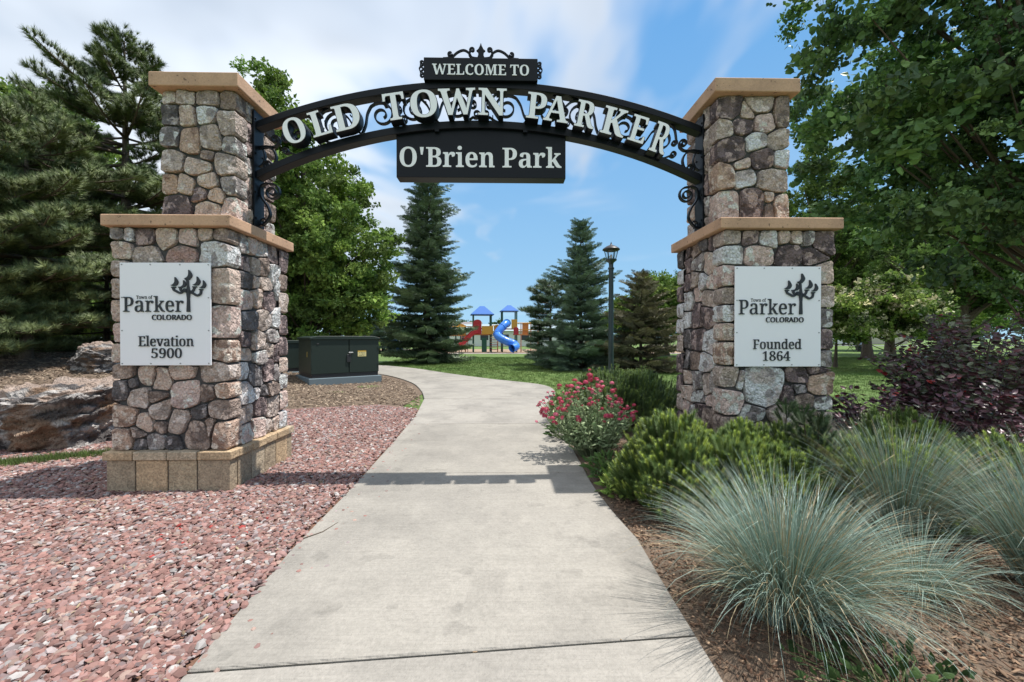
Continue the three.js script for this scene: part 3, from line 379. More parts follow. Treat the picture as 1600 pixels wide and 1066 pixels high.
function tuftGeo(n, h, w, spread, seed) { const r = RNG(seed), pos = []; for (let i = 0; i < n; i++) { const a = r() * 6.28, b = r() * 6.28, x = (r() - 0.5) * spread, z = (r() - 0.5) * spread, l = h * (0.6 + r() * 0.6), ox = Math.cos(a) * l * 0.45, oz = Math.sin(a) * l * 0.45, wx = Math.cos(b) * w, wz = Math.sin(b) * w; pos.push(x - wx, 0, z - wz, x + wx, 0, z + wz, x + ox, l, z + oz); } return tri(pos); }
const pathOuter = [[10.9, 1.05], [12.4, 1.34], [14.2, 1.12], [16.3, -0.8], [18.7, -2.7], [22.4, -5.45], [25, -8.4], [27.2, -14], [29.5, -32]];
{ const r = RNG(321), c = new Copies();
  for (let n = 0; n < 70000; n++) {
    const d = 9.2 + 26 * Math.pow(r(), 0.75), x = (r() * 2 - 1) * d * 1.27, z = -d; if (inPoly(bedPoly, x, z) || (x < 1.5 && x < interp(pathOuter, d) + 0.04) || d < 9.3) continue; if (x < -8.5 || (d < 14 && x < 1.1)) continue;
    const v = 0.6 + r() * 0.7, t = fbm(x * 0.5, z * 0.5, 4), k = c3([0.085, 0.16, 0.03], [0.17, 0.225, 0.06], clamp(t * 1.6 - 0.4)); c.add(V(x, -0.05, z), aim(V(0, 1, 0), r() * 6.28), 0.7 + r() * 0.7 + d * 0.02, k[0] * v, k[1] * v, k[2] * v);
  }
  const o = c.build('lawn_grass', tuftGeo(9, 0.055, 0.004, 0.16, 5), mat(1, 1, 1, 0.8, { side: THREE.DoubleSide })); o.userData.label = 'short mown grass of the lawn beyond the path'; o.userData.category = 'grass';
  const m = new Copies(); for (let n = 0; n < 1500; n++) { const t = r(), x = mix(-7.6, -5.55, t) + gauss(r) * 0.16, z = -mix(4.55, 5.75, t) + gauss(r) * 0.14; const v = 0.6 + r() * 0.7; m.add(V(x, 0, z), aim(UPV, r() * 6.28), 0.8 + r() * 0.8, 0.10 * v, 0.15 * v, 0.035 * v); }
  const g = m.build('weedy_grass', tuftGeo(7, 0.06, 0.003, 0.08, 6), leafMat(0.7, 0.25)); g.userData.label = 'strip of low green weeds growing through gravel before the boulder'; g.userData.category = 'grass';
}

// ================================================================ PLANTS OF THE BED
function needleShoot(n, len, nl, w, seed, fwd = 0.75) {   // a shoot along +y set with needles
  const r = RNG(seed), pos = []; for (let i = 0; i < n; i++) { const t = Math.pow(i / n, 0.9), a = i * 2.39996, y = t * len, f = fwd + t * 0.5, d = V(Math.cos(a), f, Math.sin(a)).normalize().multiplyScalar(nl * (0.75 + r() * 0.4)), s = V(-Math.sin(a), 0, Math.cos(a)).multiplyScalar(w); pos.push(s.x, y, s.z, -s.x, y, -s.z, d.x, y + d.y, d.z); } return tri(pos);
}
const needleMat = mat(1, 1, 1, 0.55, { side: THREE.DoubleSide }), shootGeo = needleShoot(64, 0.10, 0.042, 0.0026, 3), candleGeo = needleShoot(54, 0.06, 0.030, 0.0026, 4, 1.3);
function mugo(label, [x, z], [rx, ry, rz], count, bright, seed, leaders = 0) {
  const t = thing('mugo_pine', label, 'shrub', [x, -0.02, z], 0, 'low mugo pines around the stone pillar'), r = RNG(seed), old = new Copies(), fresh = new Copies(), st = [];
  for (let i = 0; i < count; i++) {
    const a = r() * 6.28, e = Math.asin(Math.pow(r(), 0.8)), dir = V(Math.cos(a) * Math.cos(e), Math.sin(e), Math.sin(a) * Math.cos(e));
    const lump = 0.52 + 0.86 * fbm(dir.x * 3.4 + seed, dir.y * 3.4, dir.z * 3.4, 3), depth = r() < 0.62 ? 1 - r() * 0.10 : 1 - r() * 0.5, p = V(dir.x * rx, dir.y * ry, dir.z * rz).multiplyScalar(lump * depth); p.y += 0.03;
    const q = aim(dir.clone().multiply(V(1 / rx, 1 / ry, 1 / rz)).normalize().multiplyScalar(0.7).add(V((r() - 0.5) * 0.6, 0.85, (r() - 0.5) * 0.6)), r() * 6.28), v = 0.65 + r() * 0.6;
    old.add(p, q, 0.9 + r() * 0.6, 0.115 * v, 0.185 * v, 0.045 * v);
    if (depth > 0.9 && r() < 0.75) { const u = 0.75 + r() * 0.5, k = bright; fresh.add(p.clone().add(V(0, 0.085, 0).applyQuaternion(q)), q, 0.7 + r() * 0.6, mix(0.15, 0.40, k) * u, mix(0.235, 0.48, k) * u, mix(0.055, 0.10, k) * u); }
    if (i % 14 === 0) st.push(tube([V(p.x * 0.1, 0, p.z * 0.1), V(p.x * 0.55, p.y * 0.35, p.z * 0.55), p], [0.012, 0.009, 0.004], 5));
  }
  for (let k = 0; k < leaders; k++) { const b = V((r() - 0.5) * rx * 0.5, ry * 0.75, (r() - 0.5) * rz * 0.5), h = 0.34 + r() * 0.16, tip = b.clone().add(V((r() - 0.5) * 0.16, h, (r() - 0.5) * 0.1)); st.push(tube([V(0, 0, 0), b, tip], [0.014, 0.010, 0.004], 5)); for (let i = 0; i < 46; i++) { const s = r(), p = b.clone().lerp(tip, s), a = r() * 6.28, o = V(Math.cos(a), 0.5, Math.sin(a)), l = (1 - s) * 0.14 + 0.01; p.addScaledVector(o, l); const v = 0.6 + r() * 0.5; old.add(p, aim(V(o.x * 0.7, 1, o.z * 0.7), r() * 6), 0.9 + r() * 0.3, 0.045 * v, 0.085 * v, 0.026 * v); } }
  mesh('stems', merge(st), twigMat, t); old.build('needles', shootGeo, needleMat, t); fresh.build('new_growth', candleGeo, needleMat, t); return t;
}
mugo('wide dark mugo pine behind the red-flowering plant', [1.95, -7.7], [1.25, 0.82, 0.9], 2300, 0.4, 401);
mugo('dark mugo pine between the lamp post and stone pillar', [2.6, -8.9], [1.2, 0.78, 0.8], 1500, 0.4, 402);
mugo('rounded bright mugo pine beside the broad-leaved plants at the path', [1.62, -4.05], [0.55, 0.72, 0.55], 1900, 1, 403);
mugo('bright mugo pine in front of the pillar corner', [2.15, -3.95], [0.62, 0.66, 0.5], 1900, 0.8, 404);
mugo('mugo pine with upright leader shoots before the founding plaque', [2.72, -3.95], [0.62, 0.62, 0.5], 1900, 0.55, 405, 3);
mugo('low yellow-green mugo pine between pillar and grey-blue grass', [3.35, -3.7], [0.62, 0.56, 0.5], 1700, 0.8, 406);
mugo('dark mugo pine next to the plum-leaved shrub', [4.05, -4.3], [0.7, 0.66, 0.55], 1500, 0.35, 407);
mugo('bright mugo pine behind the tall grey-blue grass clump', [4.35, -3.55], [0.55, 0.55, 0.5], 1500, 1, 408);
// ---- blue oat grass
const bladeMat = new THREE.MeshPhysicalMaterial({ vertexColors: true, roughness: 0.5, transmission: 0.15, thickness: 0, side: THREE.DoubleSide });
function grassClump(label, [x, z], n, len, spread, seed, base = 0.12) {
  const t = thing('blue_oat_grass', label, 'grass clump', [x, -0.01, z], 0, 'grey-blue ornamental grass clumps'), r = RNG(seed), pos = [], col = [], dead = [], dcol = [];
  for (let i = 0; i < n; i++) {
    const a = r() * 6.283, rad = Math.sqrt(r()), lean = spread * (0.12 + 0.88 * Math.pow(rad, 1.1)) * (0.7 + r() * 0.5), L = len * (0.4 + r() * 0.68), dx = Math.cos(a), dz = Math.sin(a), b = V(dx * base * rad, 0, dz * base * rad), brown = r() < 0.13 + 0.20 * rad, P = brown ? dead : pos, C = brown ? dcol : col;
    const w = 0.0016 + r() * 0.0014, yaw = r() * 6.28, sx = Math.cos(yaw), sz = Math.sin(yaw), kink = gauss(r) * 0.55, snap = r() < 0.12 ? 3 + Math.floor(r() * 3) : 99, v = 0.7 + r() * 0.6, c = brown ? [0.36 * v, 0.285 * v, 0.16 * v] : c3([0.115, 0.195, 0.145], [0.40, 0.52, 0.45], Math.pow(r(), 1.25)).map(q => q * v);
    let px = b.x, py = 0, pz = b.z, th = lean * 0.42; const S = 7, row = [];
    for (let s = 0; s <= S; s++) { const f = s / S, ww = w * (1 - f * f * 0.9); row.push([px - sx * ww, py, pz - sz * ww, px + sx * ww, py, pz + sz * ww]); th += lean * 0.23 * (0.5 + f) + (s === snap ? 0.5 + r() * 0.9 : 0); const st = L / S; px += (dx + kink * -dz * f) * Math.sin(Math.min(th, 2.5)) * st; pz += (dz + kink * dx * f) * Math.sin(Math.min(th, 2.5)) * st; py = Math.max(py + Math.cos(Math.min(th, 2.5)) * st, 0.012); }
    for (let s = 0; s < S; s++) { const A = row[s], B = row[s + 1]; P.push(A[0], A[1], A[2], A[3], A[4], A[5], B[3], B[4], B[5], A[0], A[1], A[2], B[3], B[4], B[5], B[0], B[1], B[2]); for (let k = 0; k < 6; k++) C.push(...c); }
  }
  const mk = (p, c) => { const g = tri(p); g.setAttribute('color', new THREE.Float32BufferAttribute(c, 3)); return g; };
  mesh('blades', mk(pos, col), bladeMat, t).userData.kind = 'stuff'; mesh('dry_blades', mk(dead, dcol), bladeMat, t).userData.kind = 'stuff'; return t;
}
grassClump('widest grey-blue grass clump spilling over the path edge', [1.60, -2.44], 4000, 0.89, 0.96, 501, 0.20);
grassClump('upright grey-blue grass clump in front of the bright low pine', [3.15, -3.4], 2500, 1.0, 0.72, 502, 0.17);
grassClump('grey-blue grass clump rising from bare bark mulch', [3.42, -2.62], 2200, 1.02, 0.72, 503, 0.15);
grassClump('sparse short grey-blue grass tuft between the larger clumps', [2.55, -2.62], 700, 0.6, 1.15, 504, 0.12);
// ---- broad-leaved plants
function leafGeo(L, W, bend, fold, seg = 4) {   // a pointed leaf along +y, arching forward
  const pos = [], pt = (f, s) => { const w = W * Math.pow(Math.sin(Math.PI * Math.pow(clamp(f, 0.001, 0.999), 0.8)), 0.85) * 0.5, a = bend * f; return [s * w, L * f * Math.cos(a * 0.6), L * f * Math.sin(a * 0.6) + Math.abs(s) * w * fold]; };
  for (let i = 0; i < seg; i++) { const a = i / seg, b = (i + 1) / seg; for (const s of [-1, 1]) { const p = pt(a, 0), q = pt(a, s), u = pt(b, 0), v = pt(b, s); if (i) pos.push(...p, ...(s > 0 ? [...q, ...v] : [...v, ...q])); pos.push(...p, ...(s > 0 ? [...v, ...u] : [...u, ...v])); } }
  return tri(pos);
}
function rosette(name, label, [x, z], n, L, W, h, R, c0, c1, seed, group) {
  const t = thing(name, label, 'plant', [x, -0.01, z], 0, group), r = RNG(seed), g = leafGeo(1, W / L, 0.9, 0.35), m = [0, 1, 2].map(k => { const c = c3(c0, c1, k / 2), q = leafMat(0.45, 0.25); q.color.setRGB(...c); return q; }), st = [];
  for (let i = 0; i < n; i++) { const a = r() * 6.28, rad = R * Math.sqrt(r()), y = h * (0.15 + 0.85 * r()) * (1 - 0.4 * rad / R), o = mesh('leaf', g, m[Math.floor(r() * 3)], t); o.position.set(Math.cos(a) * rad, y, Math.sin(a) * rad); o.quaternion.copy(aim(V(Math.cos(a) * (0.4 + rad / R), 0.9 - rad / R * 0.5 + r() * 0.3, Math.sin(a) * (0.4 + rad / R)))).multiply(new THREE.Quaternion().setFromAxisAngle(UPV, r() * 6.28)); o.scale.setScalar(L * (0.65 + r() * 0.6)); if (i % 3 === 0) st.push(tube([V(Math.cos(a) * 0.03, 0, Math.sin(a) * 0.03), o.position.clone()], 0.003, 4)); }
  mesh('stems', merge(st), mat(0.09, 0.13, 0.04, 0.7), t); return t;
}
const bg = 'small broad-leaved plants along the path edge';
rosette('leafy_plant', 'bright yellow-green leafy plant at the path edge', [1.13, -4.32], 170, 0.10, 0.035, 0.24, 0.19, [0.14, 0.23, 0.04], [0.26, 0.35, 0.07], 601, bg);
rosette('leafy_plant', 'dark green leafy plant below the red-flowering plant', [1.10, -4.85], 190, 0.10, 0.034, 0.26, 0.24, [0.06, 0.12, 0.03], [0.11, 0.19, 0.045], 602, bg);
rosette('leafy_plant', 'spreading green leafy plant between red flowers and bright pine', [1.36, -4.75], 170, 0.11, 0.036, 0.24, 0.24, [0.065, 0.13, 0.032], [0.13, 0.21, 0.05], 603, bg);
rosette('leafy_plant', 'dark leafy plant at the path beyond the red flowers', [0.82, -6.6], 150, 0.10, 0.04, 0.34, 0.24, [0.03, 0.065, 0.018], [0.06, 0.11, 0.03], 605, bg);
rosette('ground_cover', 'low green ground cover in front of the widest grass clump', [1.72, -1.86], 240, 0.055, 0.032, 0.10, 0.42, [0.03, 0.065, 0.016], [0.06, 0.11, 0.028], 604);
// ---- red valerian
{
  const t = thing('red_valerian', 'red-flowering plant with grey-green leaves leaning over the path', 'flowering plant', [1.12, -0.01, -5.72]), r = RNG(611), st = [], lv = new Copies(), heads = [], pink = [[0.60, 0.07, 0.15], [0.50, 0.045, 0.10], [0.40, 0.03, 0.07], [0.70, 0.17, 0.26]].map(c => mat(...c, 0.6, { side: THREE.DoubleSide }));
  const floret = (() => { const q = RNG(9), pos = []; for (let i = 0; i < 90; i++) { const a = i * 2.4, e = Math.asin(1 - (i + 0.5) / 90 * 1.35), d = V(Math.cos(a) * Math.cos(e), Math.sin(e) * 0.75, Math.sin(a) * Math.cos(e)), p = d.clone().multiplyScalar(0.8 + q() * 0.25), u = d.clone().cross(V(0.3, 1, 0.2)).normalize(), w = d.clone().cross(u); for (let k = 0; k < 4; k++) { const c = k * 1.57 + q(), f = V().addScaledVector(u, Math.cos(c)).addScaledVector(w, Math.sin(c)), s = V().addScaledVector(u, -Math.sin(c)).addScaledVector(w, Math.cos(c)); const tip = p.clone().addScaledVector(f, 0.26); pos.push(p.x, p.y, p.z, tip.x + s.x * 0.09, tip.y + s.y * 0.09, tip.z + s.z * 0.09, tip.x - s.x * 0.09, tip.y - s.y * 0.09, tip.z - s.z * 0.09); } } return tri(pos); })();
  for (let i = 0; i < 135; i++) {
    const a = r() * 6.28, R = Math.sqrt(r()), tip = V(Math.cos(a) * R * 0.74 - 0.1, (1.12 - 0.5 * R * R) * (0.66 + r() * 0.34), Math.sin(a) * R * 0.6), b = V(Math.cos(a) * R * 0.2, 0, Math.sin(a) * R * 0.2), mid = b.clone().lerp(tip, 0.5).add(V(0, 0.1, 0)); if (i === 0) tip.set(-0.06, 1.17, 0);
    const P = new THREE.QuadraticBezierCurve3(b, mid, tip); st.push(tube(P.getPoints(6), [0.006, 0.006, 0.005, 0.005, 0.004, 0.004, 0.003], 5));
    for (let k = 0; k < 17; k++) { const f = 0.12 + 0.8 * r(), p = P.getPoint(f), c = r() * 6.28, d = V(Math.cos(c), 0.35 + r() * 0.5, Math.sin(c)), v = 0.75 + r() * 0.5, g = c3([0.19, 0.28, 0.13], [0.42, 0.50, 0.29], r()); lv.add(p, aim(d, r() * 6), (0.075 + r() * 0.05) * (1.15 - f * 0.6), g[0] * v, g[1] * v, g[2] * v); }
    if (i < 122 && (tip.y > 0.55 || tip.x < -0.3 || r() < 0.4)) { heads.push([tip, 0.018 + r() * 0.022]); if (r() < 0.55) heads.push([P.getPoint(0.93).add(V((r() - 0.5) * 0.08, 0, (r() - 0.5) * 0.08)), 0.012 + r() * 0.012]); if (i === 0) { heads.push([tip.clone().add(V(0, -0.07, 0.01)), 0.045], [tip.clone().add(V(0.01, -0.13, 0)), 0.04]); } }
  }
  mesh('stems', merge(st), mat(0.14, 0.18, 0.09, 0.6), t); lv.build('foliage', leafGeo(1, 0.36, 0.7, 0.4), leafMat(0.55, 0.2), t);
  for (const [p, s] of heads) { const o = mesh('flower_head', floret, pink[Math.floor(r() * 4)], t); o.position.copy(p); o.scale.set(s, s * (0.7 + r() * 0.5), s); o.rotation.set((r() - 0.5) * 0.8, r() * 6, (r() - 0.5) * 0.8); }
}
// ---- plum-leaved shrubs
function leafyShrub(name, label, [x, z], stems, H, R, per, L, W, cols, seed, lean = 0, y0 = 0.2) {
  const t = thing(name, label, 'shrub', [x, -0.02, z]), r = RNG(seed), st = [], lv = new Copies();
  for (let i = 0; i < stems; i++) { const a = r() * 6.28, q = Math.sqrt(r()), tip = V(Math.cos(a) * R * q + lean, H * (0.5 + 0.5 * r()) * (1 - q * q * 0.35), Math.sin(a) * R * q * 0.8), P = new THREE.QuadraticBezierCurve3(V(Math.cos(a) * 0.1, 0, Math.sin(a) * 0.1), V(tip.x * 0.35, tip.y * 0.65, tip.z * 0.35), tip); st.push(tube(P.getPoints(7), [0.014, 0.012, 0.01, 0.008, 0.007, 0.005, 0.004, 0.002], 5));
    for (let k = 0; k < per; k++) { const f = y0 + (1 - y0) * r(), p = P.getPoint(f), c = r() * 6.28, sp = r() * 0.22 * (1.2 - f), d = V(Math.cos(c), 0.1 + r() * 0.5, Math.sin(c)); p.addScaledVector(d, sp); if (k % 6 === 0) st.push(tube([P.getPoint(f), p], 0.002, 3)); const k3 = r() < 0.018 ? [0.36, 0.04, 0.035] : cols[Math.floor(Math.pow(r(), 1.3) * cols.length)], v = 0.6 + r() * 0.7; lv.add(p, aim(d.add(V(0, -0.15, 0)), (r() - 0.5) * 2.2), L * (0.7 + r() * 0.6), k3[0] * v, k3[1] * v, k3[2] * v); } }
  mesh('stems', merge(st), twigMat, t); lv.build('foliage', leafGeo(1, W / L, 0.6, 0.35), mat(1, 1, 1, 0.36, { side: THREE.DoubleSide }), t); return t;
}
const plum = [[0.083, 0.033, 0.045], [0.060, 0.027, 0.033], [0.112, 0.042, 0.054], [0.053, 0.060, 0.033], [0.128, 0.053, 0.068]], plum2 = [[0.083, 0.033, 0.045], [0.075, 0.083, 0.045], [0.098, 0.112, 0.063], [0.060, 0.030, 0.033], [0.112, 0.128, 0.075], [0.135, 0.053, 0.060]];
leafyShrub('plum_shrub', 'low plum-leaved shrub spreading beside the founding pillar', [4.45, -5.0], 60, 1.15, 0.85, 60, 0.065, 0.034, plum, 701);
leafyShrub('plum_shrub', 'plum-leaved shrub in the thick of the purple hedge', [5.35, -5.1], 64, 1.3, 0.85, 62, 0.068, 0.036, plum, 702);
leafyShrub('plum_shrub', 'tall plum and green shrub with arching stems under the big tree', [5.75, -5.25], 74, 2.1, 1.0, 80, 0.075, 0.04, plum2, 703, -0.15);
leafyShrub('plum_shrub', 'plum shrub with a few scarlet leaves in front of tall one', [4.85, -4.25], 56, 1.2, 0.75, 60, 0.07, 0.038, plum, 704);
leafyShrub('plum_shrub', 'upright dark plum shrub at the far end of the hedge', [6.75, -6.1], 60, 2.3, 1.1, 80, 0.08, 0.04, plum2, 705);

// ================================================================ TREES
function leafSpray(n, size, spread, seed, round = false) {
  const r = RNG(seed), pos = []; for (let i = 0; i < n; i++) { const c = V(gauss(r), gauss(r) * 0.8, gauss(r)).multiplyScalar(spread), q = aim(V((r() - 0.5) * 1.6, (r() - 0.35) * 1.2, (r() - 0.5) * 1.6).normalize(), r() * 6.28), s = size * (0.7 + r() * 0.6);
    const P = (x, y, z) => { const v = V(x, y, z).multiplyScalar(s).applyQuaternion(q).add(c); return [v.x, v.y, v.z]; };
    if (round) { const b = P(0, 0, 0), t = P(0, 1.05, 0.1), l1 = P(-0.46, 0.22, 0.13), r1 = P(0.46, 0.22, 0.13), l2 = P(-0.40, 0.62, 0.12), r2 = P(0.40, 0.62, 0.12); pos.push(...b, ...r1, ...t, ...r1, ...r2, ...t, ...b, ...t, ...l1, ...l1, ...t, ...l2); }
    else { const b = P(0, 0, 0), t = P(0, 1, 0.05), l = P(-0.34, 0.45, 0.14), q2 = P(0.34, 0.45, 0.14); pos.push(...b, ...q2, ...t, ...b, ...t, ...l); } }
  return tri(pos);
}
const foliageMat = leafMat(0.5, 0.32); foliageMat.vertexColors = true; const glossyLeaf = leafMat(0.5, 0.28); glossyLeaf.vertexColors = true; glossyLeaf.clearcoat = 0.5; glossyLeaf.clearcoatRoughness = 0.35;
function clumpGeo(o, k) {   // one clump of foliage: many leaf sprays round a twig end, each with a green of its own
  const r = RNG(o.seed * 13 + k), src = o.geo.attributes.position, n = src.count, P = new Float32Array(o.per * n * 3), C = new Float32Array(o.per * n * 3), v = V(), m = new THREE.Matrix4();
  for (let i = 0; i < o.per; i++) { const p = V(gauss(r), gauss(r) * 0.62, gauss(r)).multiplyScalar(o.clumpR), s = (o.scale ?? 1) * (0.42 + r() * 0.95), bl = o.bloom && r() < o.bloom && p.y > -o.clumpR * 0.1, u = 0.75 + r() * 0.5, c = bl ? [0.62, 0.58, 0.40] : c3(o.c0, o.c1, r()); m.compose(p, randQuat(r), V(s, s, s)); for (let q = 0; q < n; q++) { v.fromBufferAttribute(src, q).applyMatrix4(m); const e = (i * n + q) * 3; P[e] = v.x; P[e + 1] = v.y; P[e + 2] = v.z; C[e] = c[0] * u; C[e + 1] = c[1] * u; C[e + 2] = c[2] * u; } }
  const g = new THREE.BufferGeometry(); g.setAttribute('position', new THREE.BufferAttribute(P, 3)); g.setAttribute('color', new THREE.BufferAttribute(C, 3)); g.computeVertexNormals(); return g;
}
function decid(o) {   // o: name,label,pos,trunk:[r,h],lobes:[[x,y,z,rx,ry,rz]],clumps,per,clumpR,geo,scale,c0,c1,seed,cat
  const t = thing(o.name, o.label, 'tree', o.pos, 0, o.group), r = RNG(o.seed), [tr, th] = o.trunk, lean = o.lean ?? 0, wood = [], vol = o.lobes.map(l => l[3] * l[4] * l[5]), tot = vol.reduce((a, b) => a + b, 0), sets = [0, 1, 2, 3, 4].map(() => new Copies());
  const axis = y => V(lean * y / th + Math.sin(y * 0.5 + o.seed) * 0.06, y, Math.cos(y * 0.4 + o.seed) * 0.06), tp = []; for (let i = 0; i <= 8; i++) tp.push(axis(th * i / 8)); const trunkG = tube(tp, tp.map((_, i) => tr * (i === 0 ? 1.25 : 1 - 0.85 * i / 8)), 9); mesh('trunk', planarUV(trunkG), bark, t);
  for (let i = 0; i < o.clumps; i++) {
    let k = r() * tot, j = 0; while (k > vol[j] && j < vol.length - 1) k -= vol[j++]; const l = o.lobes[j], a = r() * 6.28, y = r() * 2 - 1, s = Math.sqrt(1 - y * y), R = Math.pow(r(), 0.32), c = V(l[0] + l[3] * s * Math.cos(a) * R, l[1] + l[4] * y * R, l[2] + l[5] * s * Math.sin(a) * R), tone = r(), cr = o.clumpR * (0.6 + r() * 0.8);
    if (i % (o.limbEvery ?? 5) === 0) { const b = axis(clamp(c.y * 0.55, 0.5, th * 0.9)); wood.push(tube([b, b.clone().lerp(c, 0.5).add(V(0, -0.15 * l[4] * 0.3, 0)), c], [o.limbR ?? Math.max(0.03, tr * 0.3), (o.limbR ?? Math.max(0.03, tr * 0.3)) * 0.55, 0.008], 5)); }
    const w = 0.62 + 0.76 * tone, z = cr / o.clumpR; sets[i % 5].add(c, new THREE.Quaternion().setFromEuler(new THREE.Euler((r() - 0.5) * 0.7, r() * 6.28, (r() - 0.5) * 0.7)), V(z * (0.8 + r() * 0.4), z * (0.75 + r() * 0.4), z * (0.8 + r() * 0.4)), w * (0.92 + r() * 0.16), w, w * (0.85 + r() * 0.2));
  }
  if (wood.length) mesh('limbs', merge(wood), bark, t); sets.forEach((s, k) => s.build('crown', clumpGeo(o, k), o.mat ?? foliageMat, t)); return t;
}
const spray8 = leafSpray(9, 0.15, 0.17, 801), sprayNear = leafSpray(5, 0.078, 0.10, 802, true), sprayFar = leafSpray(8, 0.30, 0.34, 803);
const G = { mid0: [0.07, 0.135, 0.026], mid1: [0.22, 0.32, 0.065], dk0: [0.045, 0.09, 0.024], dk1: [0.13, 0.21, 0.05], lt0: [0.11, 0.19, 0.036], lt1: [0.28, 0.38, 0.085] };
// tall maple behind the gravel-side pillar
decid({ name: 'maple_tree', label: 'tall green maple rising behind the arch beside the gravel-side pillar', pos: [-10.4, 0, -21], trunk: [0.3, 13], lobes: [[-0.6, 9.0, 0, 3.1, 3.6, 3], [1.8, 6.0, 0.4, 2.9, 3.3, 2.8], [-1.6, 5, 0, 3.2, 3.6, 3], [-1.9, 12.4, 0, 1.7, 2.8, 1.6], [-2.2, 15.0, 0, 0.8, 1.7, 0.8], [2.6, 3.6, 0.5, 2.2, 1.9, 2.2], [0.5, 2.4, 0.8, 3.2, 1.7, 2.4], [-3, 2.4, 0.5, 3, 1.7, 2]], clumps: 620, per: 40, clumpR: 0.46, geo: spray8, c0: G.mid0, c1: G.mid1, seed: 811 });
decid({ name: 'maple_tree', label: 'pale green tree showing above the pines at the mound', pos: [-31, 0, -27], trunk: [0.3, 12], lobes: [[0, 12, 0, 4.6, 6.5, 4], [3.4, 9, 0, 3.2, 5, 3]], clumps: 200, per: 36, clumpR: 0.8, geo: spray8, scale: 1.5, c0: G.mid0, c1: G.lt1, seed: 812 });
decid({ name: 'maple_tree', label: 'low bright green tree seen between pine branches and pillar', pos: [-23.5, 0, -26], trunk: [0.2, 5], lobes: [[0, 4.4, 0, 4.6, 3.6, 3], [-4.5, 3.6, 0, 4, 3, 3]], clumps: 190, per: 34, clumpR: 0.7, geo: spray8, scale: 1.3, c0: G.mid0, c1: G.lt1, seed: 813 });
// big-leaved tree hanging in over the bed
decid({ name: 'cottonwood_tree', label: 'large dark cottonwood with glossy leaves overhanging the plum shrubs', pos: [9.9, 0, -7.6], trunk: [0.22, 8.5], limbEvery: 6, limbR: 0.045, lobes: [[-1.3, 7.6, 0.2, 3.7, 3.4, 2.6], [-2.5, 9.6, 0.2, 2.4, 2.0, 2.2], [-1.5, 4.5, 0.3, 2.7, 1.9, 2.0], [0.2, 5, 0.8, 3.0, 3.2, 2.2], [-3.1, 5.6, 0, 1.9, 1.5, 1.6]], clumps: 540, per: 44, clumpR: 0.30, geo: sprayNear, scale: 1.12, c0: [0.05, 0.115, 0.042], c1: [0.20, 0.33, 0.095], seed: 821, mat: glossyLeaf });
// trees of the lawn on the right
decid({ name: 'shade_tree', label: 'round green tree behind the founding pillar', pos: [21.3, 0, -28.5], trunk: [0.26, 8.5], lobes: [[0, 9.2, 0, 3.2, 4.3, 3], [-0.7, 12.8, 0, 1.6, 2.0, 1.5], [2.0, 7, 0, 3.2, 3, 3]], clumps: 210, per: 40, clumpR: 0.5, geo: spray8, c0: G.dk0, c1: G.mid1, seed: 831 });
decid({ name: 'shade_tree', label: 'dark shade tree with low spreading crown beyond the pillar', pos: [28, 0, -33], trunk: [0.36, 8], lobes: [[0, 8.4, 0, 5, 4.4, 4], [4.5, 8.5, 0, 4.4, 4, 4]], clumps: 240, per: 40, clumpR: 0.6, geo: spray8, scale: 1.2, c0: G.dk0, c1: G.dk1, seed: 832 });
decid({ name: 'shade_tree', label: 'thick-trunked shade tree on the lawn by the seated person', pos: [46, 0, -55], trunk: [0.55, 9], lobes: [[0, 9, 0, 7, 6, 5], [-4, 6.4, 1, 4, 3, 3], [4.5, 6.2, 0, 4, 3, 3]], clumps: 190, per: 30, clumpR: 1.1, geo: sprayFar, scale: 1.0, c0: G.dk0, c1: G.mid1, seed: 833 });
decid({ name: 'lilac_tree', label: 'small tree covered in cream blossom on the lawn', pos: [18.2, 0, -20], trunk: [0.12, 3], lobes: [[0, 3.0, 0, 2.3, 1.5, 1.7], [-1.6, 2.7, 0, 1.5, 1.2, 1.3]], clumps: 130, per: 42, clumpR: 0.36, geo: spray8, scale: 0.9, c0: G.dk0, c1: G.lt1, bloom: 0.30, seed: 834, group: 'cream-flowering lilac trees' });
decid({ name: 'lilac_tree', label: 'smaller cream-blossomed tree beside the founding pillar edge', pos: [17.6, 0, -22.8], trunk: [0.1, 2.6], lobes: [[-0.5, 3.0, 0, 1.5, 1.4, 1.3]], clumps: 60, per: 42, clumpR: 0.36, geo: spray8, scale: 0.9, c0: G.dk0, c1: G.lt1, bloom: 0.26, seed: 835, group: 'cream-flowering lilac trees' });
decid({ name: 'shade_tree', label: 'dark-trunked broad tree behind the plum shrubs', pos: [23.6, 0, -22], trunk: [0.36, 7], lobes: [[0, 6.6, 0, 4.6, 3.2, 3.2], [3.2, 5.4, 0, 4, 2.8, 3]], clumps: 200, per: 42, clumpR: 0.45, geo: spray8, c0: G.dk0, c1: G.dk1, seed: 836 });
decid({ name: 'shade_tree', label: 'light green tree closing the lawn behind the cream-flowering tree', pos: [36, 0, -40], trunk: [0.4, 9], lobes: [[0, 8.5, 0, 6.5, 5.5, 5], [7, 7, 0, 5.5, 5, 4]], clumps: 190, per: 30, clumpR: 1.0, geo: sprayFar, scale: 0.9, c0: G.mid0, c1: G.mid1, seed: 837 });
decid({ name: 'shade_tree', label: 'green tree behind the brown-tipped spruce', pos: [14, 0, -38], trunk: [0.25, 4.5], lobes: [[0, 4.6, 0, 3.4, 2.8, 3], [-3.4, 3.4, 0, 2.2, 2, 2]], clumps: 130, per: 34, clumpR: 0.7, geo: spray8, scale: 1.7, c0: G.mid0, c1: G.lt1, seed: 838 });
